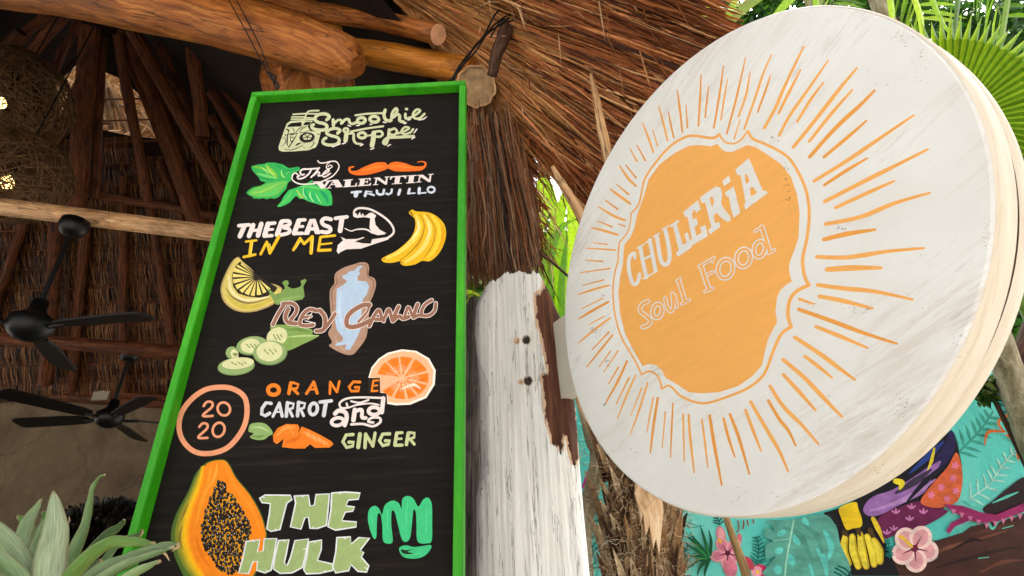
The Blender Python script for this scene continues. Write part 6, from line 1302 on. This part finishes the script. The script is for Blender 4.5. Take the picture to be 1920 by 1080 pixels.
def bleaf(pts, wd, c0, c1, tipc='c9a878', back=False):
    """pts: picture points with depth; channelled leaf with real thickness and a dry tip"""
    P = [atY(x, y, Y) for x, y, Y in pts]; Q = []; n_ = len(P)
    for i in range(n_ - 1):
        a0, b0, cc0, d0 = P[max(i - 1, 0)], P[i], P[i + 1], P[min(i + 2, n_ - 1)]
        for k in range(6):
            t = k / 6; Q.append(.5 * ((2 * b0) + (cc0 - a0) * t + (2 * a0 - 5 * b0 + 4 * cc0 - d0) * t * t + (3 * b0 - a0 - 3 * cc0 + d0) * t ** 3))
    Q.append(P[-1]); N = len(Q); mb = MB(); NX_ = 6
    c0, c1, tc_ = lin(c0), lin(c1), lin(tipc); cl = []
    for i, p in enumerate(Q):
        t = i / (N - 1) * (len(wd) - 1); k = min(int(t), len(wd) - 2); w_ = .80 * (wd[k] + (wd[k + 1] - wd[k]) * (t - k)) / F * (p - EYE).dot(FW)
        d = (Q[min(i + 1, N - 1)] - Q[max(i - 1, 0)]).normalized(); s = d.cross(p - EYE).normalized(); up_ = s.cross(d).normalized()
        for j in range(NX_ + 1):
            u = j / NX_ * 2 - 1; mb.v.append(p + s * u * w_ / 2 + up_ * (w_ * .22 * (u * u)) * (-1 if back else 1) + up_ * .001 * math.sin(j * 2.1 + i))
            tt = i / (N - 1); q = lerpc(c0, c1, .5 + .5 * u * (1 if not back else -1)); 
            if tt > .94: q = lerpc(q, tc_, (tt - .94) / .06)
            if abs(u) > .9: q = lerpc(q, lin('b9b48a'), .4)
            cl.append(q)
    for i in range(N - 1):
        for j in range(NX_):
            q = [i * (NX_ + 1) + j, i * (NX_ + 1) + j + 1, (i + 1) * (NX_ + 1) + j + 1, (i + 1) * (NX_ + 1) + j]; mb.face(q, [(j / NX_, i / 6), ((j + 1) / NX_, i / 6), ((j + 1) / NX_, (i + 1) / 6), (j / NX_, (i + 1) / 6)], [cl[k] for k in q])
    o = mb.build('leaf', M_bro, bro, smooth=True); md = o.modifiers.new('thickness', 'SOLIDIFY'); md.thickness = .003; md.offset = 0
    return o
G1, G2, G3 = '8fa07c', '5f7a4a', '3f6a2c'
bleaf([(72, 1110, 1.02), (62, 1030, 1.0), (52, 985, 1.0), (33, 968, 1.0)], [30, 26, 22, 4], '6b9440', '4c7a2c')
bleaf([(62, 1120, .98), (70, 1020, .99), (88, 975, 1.0), (80, 960, 1.0)], [26, 26, 22, 5], '5a8a34', '3f6a24')
bleaf([(60, 1130, .95), (42, 1040, .95), (50, 985, .96), (78, 936, .97)], [40, 34, 28, 3], '9aae82', '7c9664')
bleaf([(75, 1130, .94), (68, 1050, .94), (82, 995, .95), (96, 960, .96)], [36, 34, 24, 4], '93a87a', '6f8a58')
bleaf([(92, 1150, .90), (94, 1060, .90), (104, 990, .90), (100, 921, .91)], [66, 64, 48, 4], 'b0bd9a', '93a57e', 'b09a5c')
bleaf([(10, 1110, .93), (60, 1090, .92), (20, 1020, .90), (-30, 965, .88)], [20, 34, 38, 8], 'a3b48c', '7f9a6a')
bleaf([(60, 1130, .9), (30, 1075, .88), (-10, 1040, .86), (-50, 1010, .84)], [40, 34, 26, 8], '8fa67a', '6a8a54')
bleaf([(20, 1130, .88), (0, 1095, .86), (-40, 1070, .84)], [40, 34, 20], '7f9a6c', '5a7a48')
bleaf([(118, 1080, .98), (145, 1020, 1.0), (162, 975, 1.02), (172, 920, 1.03), (184, 898, 1.03), (197, 890, 1.03)], [26, 26, 16, 9, 5, 2], '5f7f48', '86a264', 'd8c8a0')
bleaf([(140, 1090, .96), (170, 1040, .98), (200, 1005, 1.0), (226, 985, 1.01), (233, 974, 1.01)], [30, 28, 24, 12, 2], '4d6c34', '35561f', 'd8c8a0')
bleaf([(180, 1075, .95), (220, 1020, .97), (250, 1006, .98), (262, 1002, .98), (265, 993, .98)], [16, 16, 10, 5, 2], '5f7f48', '4d6c34', 'b09070')
bleaf([(105, 1120, .92), (150, 1060, .91), (200, 1020, .90), (245, 1016, .89), (290, 1020, .88)], [40, 34, 26, 20, 5], '7fa24e', '5f8a3a')
bleaf([(110, 1140, .89), (180, 1072, .88), (240, 1045, .87), (300, 1024, .86), (335, 1021, .85)], [32, 24, 18, 14, 2], '93a884', '6b8a54', 'd8c09a')
bleaf([(150, 1110, .87), (220, 1066, .86), (270, 1045, .85), (325, 1026, .84)], [24, 22, 14, 3], '5f7f48', '8aa274', 'd8c09a')
bleaf([(200, 1110, .86), (250, 1075, .85), (300, 1052, .84)], [26, 20, 4], '7c9a5c', '9ab07c')
bleaf([(130, 1100, .93), (160, 1075, .93), (190, 1050, .93)], [26, 24, 6], '8aa07c', '6f8a60')
bleaf([(100, 1160, .86), (120, 1110, .84), (135, 1085, .83)], [40, 34, 10], '6a3a30', '54302a')
for (x0, y0, x1, y1, Y) in ((300, 1030, 318, 1052, .85), (335, 1021, 322, 1034, .85), (338, 1024, 326, 1028, .85), (125, 985, 130, 968, .92), (262, 1006, 268, 992, .98)):
    mb = MB(); mb.ribbon([atY(x0, y0, Y), atY((x0 + x1) / 2 + 3, (y0 + y1) / 2, Y), atY(x1, y1, Y)], [.004, .003, .0008], (1, 0, .3), .2, lin('cfae88')); mb.build('dry_tip', M_bro, bro)
mb = MB(); c0 = pot; prof = [(.10, 0), (.14, cz - .12)]
mb.tube([c0, c0 + Vector((0, 0, .8)), c0 + Vector((0, 0, cz - .13))], [.12, .13, .16], 24); tag(mb.build('tall_planter', plain('terracotta', lin('8a5438'), .8, .2, 14)), 'tall terracotta planter holding the bromeliad', 'planter')
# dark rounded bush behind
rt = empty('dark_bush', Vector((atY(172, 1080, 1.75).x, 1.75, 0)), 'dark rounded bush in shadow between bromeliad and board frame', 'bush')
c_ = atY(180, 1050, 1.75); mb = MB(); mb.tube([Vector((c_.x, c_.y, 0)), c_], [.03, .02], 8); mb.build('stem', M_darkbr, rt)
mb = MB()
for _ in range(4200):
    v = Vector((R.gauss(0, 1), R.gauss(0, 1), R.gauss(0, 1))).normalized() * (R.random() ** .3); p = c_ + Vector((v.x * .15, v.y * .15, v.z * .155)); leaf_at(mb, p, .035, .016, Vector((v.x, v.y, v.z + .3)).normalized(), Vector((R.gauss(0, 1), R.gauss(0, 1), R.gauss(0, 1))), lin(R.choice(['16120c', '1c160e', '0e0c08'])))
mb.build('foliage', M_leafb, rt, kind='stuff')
